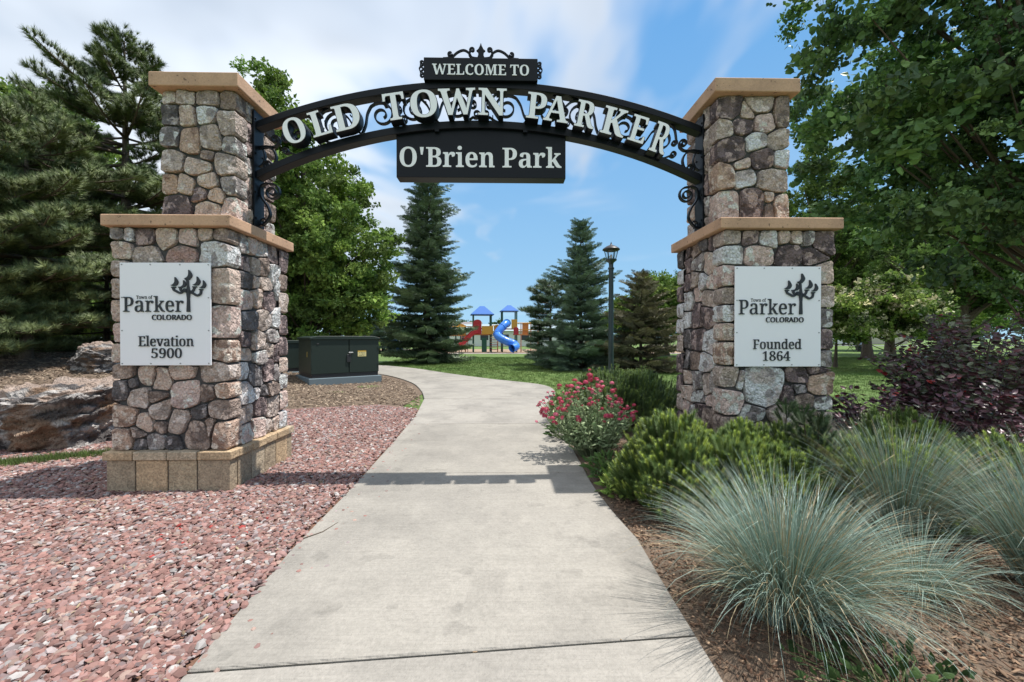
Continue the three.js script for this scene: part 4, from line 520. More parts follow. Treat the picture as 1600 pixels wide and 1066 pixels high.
// ---- conifers
const tuftG = (() => { const r = RNG(841), pos = []; for (let i = 0; i < 46; i++) { const a = i * 2.4, e = 0.15 + 1.25 * Math.pow(r(), 0.8), d = V(Math.cos(a) * Math.sin(e), Math.cos(e), Math.sin(a) * Math.sin(e)), s = V(-Math.sin(a), 0, Math.cos(a)).multiplyScalar(0.008), l = 0.17 + r() * 0.09, b = -0.05 + r() * 0.1; pos.push(s.x, b + s.y, s.z, -s.x, b, -s.z, d.x * l, b + d.y * l, d.z * l); } return tri(pos); })();
function pine(label, pos, H, R, y0, seed, group, c1 = [0.21, 0.26, 0.085]) {
  const t = thing('ponderosa_pine', label, 'tree', pos, 0, group), r = RNG(seed), wood = [], lv = new Copies(), lean = (r() - 0.5) * 0.15;
  const ax = y => V(lean * y / H, y, 0), tp = []; for (let i = 0; i <= 8; i++) tp.push(ax(H * i / 8)); mesh('trunk', planarUV(tube(tp, tp.map((_, i) => 0.26 * H / 13 * (1.1 - i / 8)), 8)), bark, t);
  for (let y = y0; y < H - 0.2; y += 0.25 + r() * 0.16) {
    const f = (y - y0) / (H - y0), L = R * (Math.pow(Math.sin(Math.PI * clamp(0.22 + f * 0.78)), 0.7) * 0.95 + 0.12) * (0.7 + r() * 0.5), nb = 3 + Math.floor(r() * 3);
    for (let b = 0; b < nb; b++) { const a = r() * 6.28, o = ax(y), d = V(Math.cos(a), 0, Math.sin(a)), l = L * (0.7 + r() * 0.45), up = mix(-0.10, 0.30, f * f), P = new THREE.QuadraticBezierCurve3(o, o.clone().addScaledVector(d, l * 0.55).add(V(0, l * (up * 0.35 - 0.06), 0)), o.clone().addScaledVector(d, l).add(V(0, l * (up + 0.08), 0))); wood.push(tube(P.getPoints(5), [0.05, 0.042, 0.034, 0.026, 0.018, 0.010].map(q => q * clamp(l / 2.5, 0.5, 1.3)), 5));
      const n = Math.ceil(l / 0.125); for (let k = 0; k <= n; k++) { const u = 0.3 + 0.7 * k / n, p = P.getPoint(u), tn2 = P.getTangent(u); for (const sd of [-1, 1]) { const sl = (0.18 + 0.62 * (1 - u)) * (0.5 + r() * 0.8), sdir = V(-d.z * sd, 0.25 + r() * 0.5, d.x * sd).addScaledVector(tn2, 0.8).normalize(), m = Math.max(1, Math.round(sl / 0.2)), tone = r(); if (sl > 0.35 && k % 2) wood.push(tube([p, p.clone().addScaledVector(sdir, sl)], [0.012, 0.006], 4)); for (let q = 1; q <= m; q++) { const e = p.clone().addScaledVector(sdir, sl * q / m).add(V(gauss(r), gauss(r), gauss(r)).multiplyScalar(0.06)), v = 0.7 + r() * 0.55, c = c3([0.06, 0.095, 0.034], c1, clamp(tone * 0.6 + r() * 0.4)); lv.add(e, aim(sdir.clone().add(V(0, 0.5, 0)), r() * 6), 0.75 + r() * 0.5, c[0] * v, c[1] * v, c[2] * v); } } } }
  }
  mesh('branches', merge(wood), bark, t); lv.build('needles', tuftG, needleMat, t); return t;
}
const pg = 'pines on the mulch mound';
pine('tall open pine with bare trunk showing behind the gravel-side pillar', [-15.2, bermH(-15.2, -16.6) - 0.1, -16.6], 12.4, 3.3, 3.2, 851, pg);
pine('bushy pine with yellowish needles low over the mulch mound', [-14.6, bermH(-14.6, -12.6) - 0.1, -12.6], 7.4, 2.7, 1.2, 852, pg, [0.25, 0.29, 0.11]);
pine('dense pine behind the bushy one, its low branches near the ground', [-19.2, bermH(-19.2, -15) - 0.1, -15], 9.0, 3.4, 0.5, 853, pg);
pine('shorter pine next to the far boulder on the mound', [-17.4, bermH(-17.4, -18) - 0.1, -18], 6.4, 2.8, 0.4, 854, pg);
pine('young pine with long pale needles at the near edge of the mound', [-15.0, bermH(-15, -11.6) - 0.1, -11.6], 5.8, 2.4, 0.5, 855, pg, [0.27, 0.31, 0.12]);
const frondG = (() => { const r = RNG(861), pos = [], dia = (b, d, s, l, w) => { const m = b.clone().addScaledVector(d, l * 0.45), e = b.clone().addScaledVector(d, l); pos.push(b.x, b.y, b.z, m.x + s.x * w, m.y + s.y * w, m.z + s.z * w, e.x, e.y, e.z, b.x, b.y, b.z, e.x, e.y, e.z, m.x - s.x * w, m.y - s.y * w, m.z - s.z * w); };
  const L = 0.62; for (let i = 0; i < 11; i++) { const f = i / 11, b = V(0, f * L, 0), l = (0.24 * (1 - f) + 0.08) * (0.8 + r() * 0.4); for (const s of [-1, 1]) { const d = V(s * 0.8, 0.62, (r() - 0.5) * 0.5).normalize(); dia(b, d, V(0.2 * s, 0, 1).normalize(), l, 0.020); dia(b, d, V(0.62, -0.8 * s, 0), l, 0.022); } }
  dia(V(0, 0, 0), V(0, 1, 0), V(0, 0, 1), L + 0.08, 0.022); dia(V(0, 0, 0), V(0, 1, 0), V(1, 0, 0), L + 0.08, 0.022); return tri(pos); })();
function spruce(name, label, pos, H, R, y0, c0, c1, seed, group, droop = 0.25, sc = 1) {
  const t = thing(name, label, 'tree', pos, 0, group), r = RNG(seed), wood = [], lv = new Copies(); mesh('trunk', planarUV(tube([V(0, 0, 0), V(0, H * 0.5, 0), V(0, H, 0)], [0.02 * H, 0.011 * H, 0.006], 8)), bark, t);
  for (let y = y0; y < H - 0.1; y += (0.24 + r() * 0.12) * sc) {
    const f = (y - y0) / (H - y0), L = R * Math.pow(1 - f, 0.82) * (0.78 + 0.35 * r()) + 0.14, nb = 6 + Math.floor(r() * 4), a0 = r() * 6.28;
    for (let b = 0; b < nb; b++) { const a = a0 + b / nb * 6.28 + (r() - 0.5) * 0.5, d = V(Math.cos(a), 0, Math.sin(a)), l = L * (0.5 + r() * 0.62) * (r() < 0.12 ? 0.45 : 1), o = V(0, y, 0), up = mix(-droop, 0.9, Math.pow(f, 1.6)), P = new THREE.QuadraticBezierCurve3(o, o.clone().addScaledVector(d, l * 0.5).add(V(0, l * (up * 0.6), 0)), o.clone().addScaledVector(d, l).add(V(0, l * (up * 0.75 + 0.14), 0))); wood.push(tube([P.getPoint(0), P.getPoint(0.5), P.getPoint(1)], [0.03, 0.018, 0.006].map(q => q * clamp(l / 1.5, 0.4, 1.2)), 4));
      const n = Math.max(2, Math.ceil(l / (0.26 * sc))), tone = r(); for (let k = 0; k <= n; k++) { const u = 0.22 + 0.78 * k / n, p = P.getPoint(u), tg = P.getTangent(u); for (const sd of k === n ? [0] : [-1, 1]) { const dir = V(-d.z * sd * 0.95, -0.12 + (r() - 0.5) * 0.25, d.x * sd * 0.95).addScaledVector(tg, 0.75).normalize(), v = 0.7 + r() * 0.55, c = c3(c0, c1, clamp(0.25 * tone + 0.5 * u * r() + 0.25 * r())); lv.add(p, aim(dir, (r() - 0.5) * 1.2), sc * clamp(0.45 + l * (1 - u) * 0.45, 0.5, 1.15) * (0.8 + r() * 0.4), c[0] * v, c[1] * v, c[2] * v); } }
    }
  }
  mesh('branches', merge(wood), twigMat, t); lv.build('needles', frondG, needleMat, t); return t;
}
spruce('spruce_tree', 'tall dark spruce on the lawn under the park name board', [-5.6, -0.04, -27.6], 14.6, 3.6, 0.3, [0.06, 0.105, 0.06], [0.27, 0.35, 0.18], 871, undefined, 0.3, 1.25);
spruce('fir_tree', 'pointed grey-green fir beside the lamp post', [3.6, -0.04, -22], 7.7, 3.0, 0.2, [0.07, 0.125, 0.078], [0.27, 0.36, 0.23], 872, undefined, 0.15);
pine('small round-topped pine between the playground and the fir', [2.35, -0.04, -25.5], 5.2, 1.6, 0.4, 873, undefined, [0.15, 0.22, 0.12]);
spruce('spruce_tree', 'short broad spruce with brown-tipped branches beside the pillar', [6.3, -0.04, -20.5], 4.8, 2.7, 0.15, [0.07, 0.08, 0.042], [0.36, 0.30, 0.17], 874, undefined, 0.1);
spruce('spruce_tree', 'small blue-grey spruce far behind the transformer cabinets', [-13.6, -0.04, -44], 5.5, 2.6, 0.2, [0.08, 0.12, 0.11], [0.30, 0.37, 0.36], 875, undefined, 0.1, 1.5);
// ---- far trees along the edge of the park
{ const r = RNG(881), words = ['round', 'broad', 'tall', 'low', 'leaning', 'dark', 'pale', 'twin-topped', 'rough', 'narrow', 'short', 'uneven'];
  const far = [[-60, -120, 9], [-44, -125, 8], [-33, -110, 7], [-27, -138, 8], [-18, -130, 7.5], [-12, -118, 6], [-5, -140, 7.5], [5, -150, 8], [13, -132, 7], [24, -120, 8], [34, -115, 9], [48, -110, 10], [64, -95, 11], [80, -100, 12], [98, -90, 12], [118, -95, 12], [-82, -110, 12], [-100, -95, 12], [70, -66, 9]];
  far.forEach(([x, z, h], i) => decid({ name: 'distant_tree', label: 'distant green tree along the far edge of the park', group: 'distant trees along the park edge', pos: [x, -0.05, z], trunk: [0.3, h * 0.6], lobes: [[0, h * 0.58, 0, h * 0.5, h * 0.42, h * 0.4], [h * 0.35 * (r() - 0.5), h * 0.4, 0, h * 0.55, h * 0.32, h * 0.4]], clumps: 60, per: 22, clumpR: h * 0.10, geo: sprayFar, scale: 1.5, c0: G.dk0, c1: r() < 0.5 ? G.mid1 : G.dk1, seed: 900 + i })); }

// ================================================================ BOULDERS
const rockTexMat = new THREE.MeshStandardMaterial({ vertexColors: true, bumpMap: per(rockBump, 0.45), bumpScale: 0.09, roughness: 0.9 });
function boulder(label, pos, [sx, sy, sz], turn, tilt, seed) {
  let g = new THREE.IcosahedronGeometry(1, 34); g.deleteAttribute('uv'); const p = g.attributes.position, col = new Float32Array(p.count * 3), r = RNG(seed), cuts = []; for (let i = 0; i < 15; i++) { const a = r() * 6.28, y = (r() - 0.45) * 1.3; cuts.push([V(Math.cos(a), y, Math.sin(a)).normalize(), 0.50 + r() * 0.28]); } cuts.push([V(0.22, 0.95, 0.2).normalize(), 0.52]);
  for (let i = 0; i < p.count; i++) {
    const v = V().fromBufferAttribute(p, i); for (const [n, d] of cuts) { const e = v.dot(n) - d; if (e > 0) v.addScaledVector(n, -e * 0.97); } const lay = v.y * 6 + fbm(v.x * 2, v.z * 2, seed, 2) * 2.5, led = 0.93 + 0.14 * mix(hash3(Math.floor(lay), seed, 1), hash3(Math.floor(lay) + 1, seed, 1), sstep(0.8, 1, lay - Math.floor(lay))); v.x *= led; v.z *= led;
    const rid = 1 - Math.abs(2 * fbm(v.x * 2.4 + seed, v.y * 4.5, v.z * 2.4, 4) - 1); v.multiplyScalar(1 + (fbm(v.x * 2 + seed, v.y * 2, v.z * 2, 3) - 0.5) * 0.35 - rid * rid * 0.16 + (fbm(v.x * 6, v.y * 10, v.z * 6 + seed, 4) - 0.5) * 0.34 + (vn(v.x * 22, v.y * 30, v.z * 22) - 0.5) * 0.045);
    const bed = v.y + v.x * 0.18 + (fbm(v.x * 4, v.y * 4, v.z * 4 + seed, 4) - 0.5) * 0.9, n1 = fbm(v.x * 6 + 5, v.y * 10, v.z * 6 + seed, 4), n2 = fbm(v.x * 2 + 9, v.y * 2, v.z * 2 + seed, 3); let c = c3([0.11, 0.098, 0.094], [0.42, 0.39, 0.365], sstep(0.49, 0.57, n1)); c = c3(c, [0.30, 0.17, 0.085], sstep(0.60, 0.66, n2) * 0.6); if (bed > 0.42) c = c3(c, [0.42, 0.31, 0.245], 0.75); const k = 0.75 + 0.5 * vn(v.x * 30, v.y * 30, v.z * 30);
    col.set([c[0] * k, c[1] * k, c[2] * k], i * 3); p.setXYZ(i, v.x * sx, v.y * sy, v.z * sz);
  }
  g.setAttribute('color', new THREE.BufferAttribute(col, 3)); g = toCreasedNormals(planarUV(g), 0.5); g.rotateZ(tilt); g.rotateY(turn); const o = mesh('boulder', g, rockTexMat); o.position.set(...pos); o.userData = { label, category: 'boulder' }; return o;
}
boulder('large tan and black boulder lying behind the gravel', [-6.85, 0.34, -6.35], [1.45, 1.05, 0.9], 0.2, 0.22, 1001);
boulder('dark boulder with pale top on the mound under the pines', [-11.9, bermH(-11.9, -12.2) + 0.30, -12.2], [1.15, 0.8, 0.8], 0.2, 0.1, 1002);
boulder('low dark slab of rock between the large boulder and pillar', [-8.2, 0.32, -8.6], [1.3, 0.6, 0.9], 0.5, 0.3, 1003);

// ================================================================ TRANSFORMER CABINETS
const greenSteel = new THREE.MeshPhysicalMaterial({ color: rgb(0.020, 0.032, 0.026), roughness: 0.5, specularIntensity: 0.6 }), padMat = mat(0.13, 0.17, 0.19, 0.85), brass = mat(0.42, 0.30, 0.07, 0.5), noticeTex = tex(64, (u, v) => { const row = Math.floor(v * 9) % 2, ink = row && u > 0.12 && u < 0.88 && hash3(Math.floor(u * 26), Math.floor(v * 9), 3) > 0.35; return v > 0.80 ? [0.50, 0.30, 0.03] : ink ? [0.10, 0.09, 0.05] : [0.66, 0.58, 0.27]; });
function cabinet(label, pos, turn, L, W, H, full) {   // origin at the near lower corner; +x along the front, -z into depth
  const t = thing('transformer_cabinet', label, 'transformer', pos, turn, 'green transformer cabinets');
  mesh('pad', box(L + 0.16, 0.42, W + 0.16, L / 2, 0.0, -W / 2, 0.02), padMat, t); mesh('skirt', box(L - 0.04, 0.16, W - 0.04, L / 2, 0.28, -W / 2), blackPaint, t);
  const yb = 0.35; mesh('tank', box(L - 0.02, H - yb - 0.12, W * 0.62, L / 2, (yb + H - 0.12) / 2, -W * 0.68, 0.01), greenSteel, t);
  for (const [x0, x1] of [[0, L * 0.535], [L * 0.545, L]]) { const d = mesh('door', box(x1 - x0, H - yb - 0.12, W * 0.36, (x0 + x1) / 2, (yb + H - 0.12) / 2, -W * 0.18, 0.012), greenSteel, t); if (!full) continue; for (const y of [0.6, 1.2]) mesh('hinge', box(0.03, 0.1, 0.02, x0 === 0 ? 0.03 : L - 0.03, y, 0.008), greenSteel, d); }
  const lid = extrude([[-0.04, 0], [L + 0.04, 0], [L + 0.04, 0.07], [L * 0.9, 0.12], [L * 0.1, 0.12], [-0.04, 0.07]], W + 0.06, 0.01); lid.translate(0, H - 0.12, -W - 0.03); mesh('lid', lid, greenSteel, t);
  if (!full) return;
  const hd = mesh('handle', box(0.16, 0.035, 0.03, L * 0.565, 1.06, 0.025, 0.006), mat(0.4, 0.4, 0.4, 0.4, { metalness: 0.7 }), t); mesh('padlock', box(0.05, 0.07, 0.03, L * 0.55, 1.0, 0.03, 0.006), blackPaint, hd); mesh('latch_cover', box(0.14, 0.28, 0.03, L * 0.535, 0.86, 0.018, 0.01), blackPaint, t);
  const n = new THREE.PlaneGeometry(0.30, 0.21); n.translate(L * 0.735, 1.02, 0.006); mesh('warning_notice', n, new THREE.MeshStandardMaterial({ map: noticeTex, roughness: 0.6 }), t);
  mesh('hazard_strip', box(0.26, 0.055, 0.006, L - 0.12, H - 0.075, 0.036), mat(0.55, 0.30, 0.03, 0.6), t); mesh('side_tag', box(0.006, 0.18, 0.07, -0.004, 1.0, -0.55), brass, t);
  mesh('vent', box(0.07, 0.05, 0.02, 0.22, H - 0.27, 0.006, 0.008), blackPaint, t);
}
cabinet('large dark green transformer cabinet with yellow warning notice beside the path', [-6.72, 0.02, -14.0], 0.66, 2.3, 2.0, 1.64, true);
cabinet('plain green cabinet half hidden behind the larger transformer', [-8.95, 0.05, -16.3], 0.66, 1.5, 1.2, 1.45, false);

// ================================================================ LAMP POST
{
  const t = thing('lamp_post', 'dark green park lamp post with lantern beside the fir', 'lamp post', [2.74, -0.03, -11.6]), gm = new THREE.MeshPhysicalMaterial({ color: rgb(0.012, 0.028, 0.030), roughness: 0.4, clearcoat: 0.3 }), lathe = (p, m = gm, n, par = t) => mesh(n, new THREE.LatheGeometry(p.map(q => new THREE.Vector2(...q)), 24), m, par);
  lathe([[0.0, 0], [0.2, 0], [0.2, 0.06], [0.16, 0.10], [0.15, 0.35], [0.11, 0.42], [0.085, 0.5], [0.08, 0.55]], gm, 'base');
  lathe([[0.078, 0.5], [0.064, 3.52], [0.085, 3.53], [0.085, 3.57], [0.062, 3.58], [0.062, 3.66]], gm, 'pole');
  lathe([[0.06, 3.64], [0.07, 3.70], [0.15, 3.765], [0.155, 3.80], [0.10, 3.805], [0, 3.805]], gm, 'collar');
  const lan = lathe([[0.118, 3.80], [0.178, 4.02]], new THREE.MeshPhysicalMaterial({ color: rgb(0.92, 0.94, 0.95), transmission: 1, thickness: 0, roughness: 0.12, side: THREE.DoubleSide }), 'lantern_glass');
  for (let i = 0; i < 6; i++) { const a = i / 6 * 6.28 + 0.3; mesh('lantern_rib', tube([V(Math.cos(a) * 0.122, 3.79, Math.sin(a) * 0.122), V(Math.cos(a) * 0.186, 4.04, Math.sin(a) * 0.186)], 0.010, 5), gm, lan); }
  lathe([[0.03, 3.80], [0.035, 3.9], [0.02, 3.93], [0, 3.935]], mat(0.6, 0.6, 0.58, 0.4), 'bulb_holder', lan);
  lathe([[0.0, 4.03], [0.19, 4.03], [0.235, 4.055], [0.238, 4.075], [0.20, 4.11], [0.13, 4.155], [0.06, 4.185], [0.03, 4.20], [0.02, 4.23], [0.006, 4.275], [0, 4.28]], mat(0.022, 0.017, 0.018, 0.45), 'hood');
  mesh('sensor', box(0.05, 0.06, 0.06, 0.09, 3.30, 0, 0.01), gm, t);
}
// ================================================================ PLAYGROUND
struct('playground_walk', sheet([[-30, -42.6], [30, -42.6], [30, -44.6], [-30, -44.6]], -0.02), concMats[0]);
struct('playground_surface', sheet([[-30, -44.6], [34, -44.6], [34, -60], [-30, -60]], -0.025), new THREE.MeshStandardMaterial({ map: per(soilTex, 3), color: rgb(2.0, 1.9, 1.75), roughness: 1 }));
const PG = { blue: mat(0.025, 0.125, 0.42, 0.7), deep: mat(0.03, 0.19, 0.66, 0.3), red: mat(0.42, 0.022, 0.03, 0.5), yel: mat(0.60, 0.30, 0.04, 0.6), org: mat(0.55, 0.20, 0.05, 0.5), grn: mat(0.012, 0.075, 0.05, 0.45), pink: mat(0.55, 0.28, 0.20, 0.5) };
const hip = (w, h, ridge) => { const a = w / 2, b = ridge / 2; const v = [[-a, 0, a], [a, 0, a], [a, 0, -a], [-a, 0, -a], [-b, h, b], [b, h, b], [b, h, -b], [-b, h, -b]]; const f = [[0, 1, 5, 4], [1, 2, 6, 5], [2, 3, 7, 6], [3, 0, 4, 7], [4, 5, 6, 7], [3, 2, 1, 0]]; const pos = []; for (const q of f) pos.push(...v[q[0]], ...v[q[1]], ...v[q[2]], ...v[q[0]], ...v[q[2]], ...v[q[3]]); return tri(pos); };
{
  const t = thing('play_structure', 'climbing frame with two blue roofs, red slide and blue tube slide', 'play structure', [-2.1, 0, -47.2]);
  const tower = (x, z, half, deck, eave, w, h, turn) => { const r = new THREE.Euler(0, turn, 0), at = (a, y, b) => V(a, y, b).applyEuler(r).add(V(x, 0, z)); for (const a of [-1, 1]) for (const b of [-1, 1]) mesh('post', bar(at(a * half, 0, b * half), at(a * half, eave + 0.05, b * half), 0.075), PG.grn, t); const d = box(half * 2, 0.1, half * 2, 0, deck, 0); d.rotateY(turn); d.translate(x, 0, z); mesh('deck', d, PG.org, t); const g = hip(w, h, w * 0.2); g.rotateY(turn); g.translate(x, eave, z); const rf = mesh('roof', g, PG.blue, t); const e = box(w * 1.01, 0.07, w * 1.01, 0, eave - 0.03, 0); e.rotateY(turn); e.translate(x, 0, z); mesh('roof_edge', e, PG.blue, rf); };
  tower(-1.28, 0, 0.98, 1.95, 4.2, 2.55, 0.95, 0.12); tower(1.75, -0.4, 0.8, 2.6, 4.62, 2.0, 0.66, 0.1);
  const panel = (x, y, w, h, z, m, arch) => { const p = [[-w / 2, 0], [w / 2, 0], [w / 2, h]]; if (arch) for (let i = 1; i < 10; i++) p.push([w / 2 * Math.cos(i / 10 * Math.PI), h + w / 2 * 0.7 * Math.sin(i / 10 * Math.PI)]); p.push([-w / 2, h]); const g = extrude(p, 0.06, 0.008); g.translate(x, y, z); mesh('panel', g, m, t); };
  panel(-0.6, 2.0, 1.25, 0.9, 1.05, PG.yel); panel(-3.55, 1.9, 0.85, 0.95, 0.3, PG.yel, true); panel(-4.7, 1.9, 0.5, 0.7, 0.2, PG.yel); panel(0.45, 1.9, 0.75, 0.9, 0.4, PG.yel, true); panel(2.35, 2.65, 0.62, 1.0, 0.55, PG.yel); panel(3.6, 1.9, 0.7, 1.4, 0.2, PG.org); panel(2.55, 1.95, 0.55, 0.65, 0.6, PG.red, true); panel(-1.7, 2.0, 0.9, 1.3, 1.1, PG.red, true); panel(-4.1, 2.0, 0.7, 1.25, -0.6, PG.grn);
  mesh('bridge_deck', box(2.6, 0.1, 0.9, -3.6, 1.85, 0), PG.org, t); mesh('bridge_deck', box(1.3, 0.1, 0.9, 0.35, 1.9, 0), PG.org, t); mesh('bridge_deck', box(2.4, 0.1, 1.0, 3.4, 1.95, 0), PG.org, t);
  for (const [a, b, y] of [[-5, -2.3, 2.85], [-0.1, 1.0, 2.95], [2.6, 5.0, 3.25], [2.6, 5, 2.5]]) mesh('rail', bar(V(a, y, 0.45), V(b, y, 0.45), 0.05), PG.yel, t);
  for (const x of [-5, -4.2, -3.1, 0.5, 1.0, 3.1, 4.2, 5.0]) mesh('post', bar(V(x, 0, 0.4), V(x, x > 3 ? 3.3 : 3.0, 0.4), 0.06), x > 3 ? PG.pink : x < -4 ? PG.grn : PG.org, t);
  for (let i = 0; i < 5; i++) mesh('ladder_rung', bar(V(-3.5, 0.35 + i * 0.33, 0.75), V(-2.8, 0.35 + i * 0.33, 0.75), 0.035), PG.pink, t); for (const x of [-3.5, -2.8]) mesh('ladder_side', bar(V(x, 0, 0.78), V(x, 2, 0.7), 0.04), PG.pink, t);
  for (let i = 0; i < 6; i++) mesh('climbing_bar', bar(V(-0.3, 0.3 + i * 0.27, 1.1), V(0.55, 0.3 + i * 0.27, 1.1), 0.03), i % 2 ? PG.pink : PG.red, t);
  panel(-0.95, 0.05, 0.55, 1.55, 1.15, PG.grn);
  // red open slide
  { const P = new THREE.CatmullRomCurve3([V(-1.75, 2.15, 1.1), V(-2.05, 2.05, 1.3), V(-2.9, 1.15, 1.7), V(-3.7, 0.5, 2.1), V(-4.35, 0.28, 2.3)]), n = 24, prof = [[-0.36, 0.36], [-0.30, 0.36], [-0.26, 0.06], [0.26, 0.06], [0.30, 0.36], [0.36, 0.36], [0.32, -0.02], [-0.32, -0.02]], pos = [], rows = []; for (let i = 0; i <= n; i++) { const p = P.getPoint(i / n), tg = P.getTangent(i / n), sd = V(-tg.z, 0, tg.x).normalize(), up = sd.clone().cross(tg).normalize(); rows.push(prof.map(([a, b]) => p.clone().addScaledVector(sd, a).addScaledVector(up, b * Math.sign(up.y)))); } for (let i = 0; i < n; i++) for (let k = 0; k < 8; k++) { const a = rows[i][k], b = rows[i][(k + 1) % 8], c = rows[i + 1][(k + 1) % 8], d = rows[i + 1][k]; for (const q of [a, b, c, a, c, d]) pos.push(q.x, q.y, q.z); } mesh('red_slide', tri(pos), PG.red, t); mesh('slide_leg', bar(V(-3.6, 0, 2.05), V(-3.6, 0.5, 2.05), 0.05), PG.grn, t); mesh('slide_hood', (() => { const g = new THREE.TorusGeometry(0.42, 0.12, 8, 16, Math.PI); g.translate(-1.75, 2.55, 1.12); return g; })(), PG.red, t); }
  // blue tube slide with flanges
  { const P = new THREE.CatmullRomCurve3([V(1.55, 3.25, 0.2), V(1.35, 3.1, 0.8), V(0.85, 2.55, 1.3), V(0.5, 2.0, 1.6), V(0.75, 1.65, 2.1), V(1.5, 1.25, 2.3), V(2.25, 0.95, 2.2), V(2.5, 0.66, 2.6), V(2.05, 0.5, 3.1)]); const g = new THREE.TubeGeometry(P, 60, 0.43, 20, false), o = mesh('tube_slide', g, new THREE.MeshStandardMaterial({ color: rgb(0.045, 0.20, 0.68), roughness: 0.3, side: THREE.DoubleSide }), t); for (const u of [0.02, 0.2, 0.38, 0.58, 0.78, 0.985]) { const f = new THREE.TorusGeometry(0.44, 0.035, 6, 24); f.lookAt(P.getTangent(u)); f.translate(...P.getPoint(u).toArray()); mesh('flange', f, PG.deep, o); } mesh('slide_leg', bar(V(2.25, 0, 2.7), V(2.25, 0.4, 2.7), 0.05), PG.grn, t); }
}
{ const t = thing('play_structure', 'smaller play set with a pale blue roof half hidden by the tall spruce', 'play structure', [-13.4, 0, -46]); for (const x of [-0.9, 0.9]) for (const z of [-0.9, 0.9]) mesh('post', bar(V(x, 0, z), V(x, 2.9, z), 0.08), PG.grn, t); const g = hip(2.5, 0.75, 0.4); g.translate(0, 2.85, 0); mesh('roof', g, mat(0.10, 0.32, 0.66, 0.4), t); mesh('deck', box(1.9, 0.1, 1.9, 0, 1.1, 0), PG.org, t); mesh('panel', box(0.9, 0.8, 0.06, -0.6, 1.2, 0.95), PG.yel, t); mesh('panel', box(0.8, 0.8, 0.06, 0.5, 0.6, 0.95), PG.red, t); const s = new THREE.TubeGeometry(new THREE.CatmullRomCurve3([V(0.8, 1.3, 1), V(1.2, 0.9, 1.5), V(1.6, 0.3, 2.1)]), 16, 0.3, 10); mesh('slide', s, PG.deep, t); const a = new THREE.TorusGeometry(0.9, 0.05, 6, 20, Math.PI); a.translate(-1.6, 1.5, 0); mesh('climbing_arch', a, PG.grn, t); for (const x of [-2.5, -0.7]) mesh('post', bar(V(x, 0, 0), V(x, 1.5, 0), 0.05), PG.grn, t); mesh('edging', box(5, 0.2, 0.15, 0, 0.08, 1.9), PG.yel, t); }
// ================================================================ FAR BUILDINGS
function house(label, pos, w, h, d, rh, wallC, roofC, wins) { const t = thing('house', label, 'building', pos), wm = mat(...wallC, 0.8), rm = mat(...roofC, 0.8); mesh('wall', box(w, h, d, 0, h / 2, 0), wm, t); const g = extrude([[-d / 2 - 0.5, 0], [d / 2 + 0.5, 0], [0, rh]], w + 0.8); g.rotateY(Math.PI / 2); g.translate(-w / 2 - 0.4, h, 0); mesh('roof', g, rm, t); for (let i = 0; i < wins; i++) { const x = mix(-w / 2 + 1.4, w / 2 - 1.4, wins > 1 ? i / (wins - 1) : 0.5), q = mesh('window', box(1.5, 1.1, 0.08, x, h * 0.58, d / 2 + 0.03), mat(0.05, 0.06, 0.075, 0.15), t); mesh('window_frame', box(1.66, 0.1, 0.1, x, h * 0.58 - 0.6, d / 2 + 0.05), whitePaint, q); } return t; }
house('long low pale building behind the playground', [2.5, 0, -84], 26, 2.9, 9, 1.4, [0.62, 0.63, 0.62], [0.30, 0.37, 0.40], 7);
house('small white house with grey roof far behind the red slide', [-12, 0, -100], 9, 3.0, 8, 2.4, [0.66, 0.64, 0.60], [0.22, 0.20, 0.20], 3);
house('tan house far behind the lawn near the parked car', [92, 0, -112], 18, 4, 10, 3, [0.55, 0.5, 0.44], [0.24, 0.22, 0.21], 4);
// ================================================================ STREET EDGE, CAR, SEATED PERSON
struct('far_street', sheet([[40, -86], [150, -78], [150, -86], [40, -94]], -0.03), mat(0.16, 0.16, 0.165, 0.9));
{ const t = thing('parked_car', 'light coloured car parked on the far street beyond the lawn', 'car', [66, 0, -86], 0.08), body = extrude([[-2.2, 0.35], [2.2, 0.35], [2.25, 0.8], [1.5, 0.95], [0.9, 1.42], [-1.2, 1.45], [-1.9, 0.95], [-2.25, 0.85]], 1.7, 0.05); body.translate(0, 0, -0.85); mesh('body', body, mat(0.6, 0.61, 0.63, 0.3), t); mesh('window', box(1.9, 0.38, 1.66, -0.15, 1.16, 0.06), mat(0.02, 0.025, 0.03, 0.1), t); for (const x of [-1.4, 1.4]) for (const z of [-0.8, 0.8]) { const g = new THREE.CylinderGeometry(0.34, 0.34, 0.24, 18); g.rotateX(Math.PI / 2); g.translate(x, 0.34, z); mesh('wheel', g, mat(0.02, 0.02, 0.02, 0.8), t); } }
const bx = 41.6, bz = -49.6;
{ const t = thing('picnic_table', 'dark picnic table on the lawn in front of the seated person', 'table', [bx - 1.1, -0.04, bz]), m = mat(0.05, 0.055, 0.05, 0.6); for (let i = 0; i < 4; i++) mesh('plank', box(0.17, 0.04, 1.7, -0.28 + i * 0.185, 0.75, 0), m, t); for (const z of [-0.6, 0.6]) { mesh('leg', bar(V(-0.5, 0, z), V(0.2, 0.73, z), 0.03, 6), m, t); mesh('leg', bar(V(0.5, 0, z), V(-0.2, 0.73, z), 0.03, 6), m, t); } }
{ const t = thing('park_bench', 'dark bench that the person on the lawn sits on', 'bench', [bx, -0.04, bz]), m = mat(0.045, 0.05, 0.048, 0.6); for (let i = 0; i < 3; i++) mesh('slat', box(0.13, 0.035, 1.6, -0.15 + i * 0.15, 0.44, 0), m, t); for (const z of [-0.6, 0.6]) for (const x of [-0.16, 0.16]) mesh('leg', bar(V(x, 0, z), V(x, 0.43, z), 0.025, 6), m, t); }
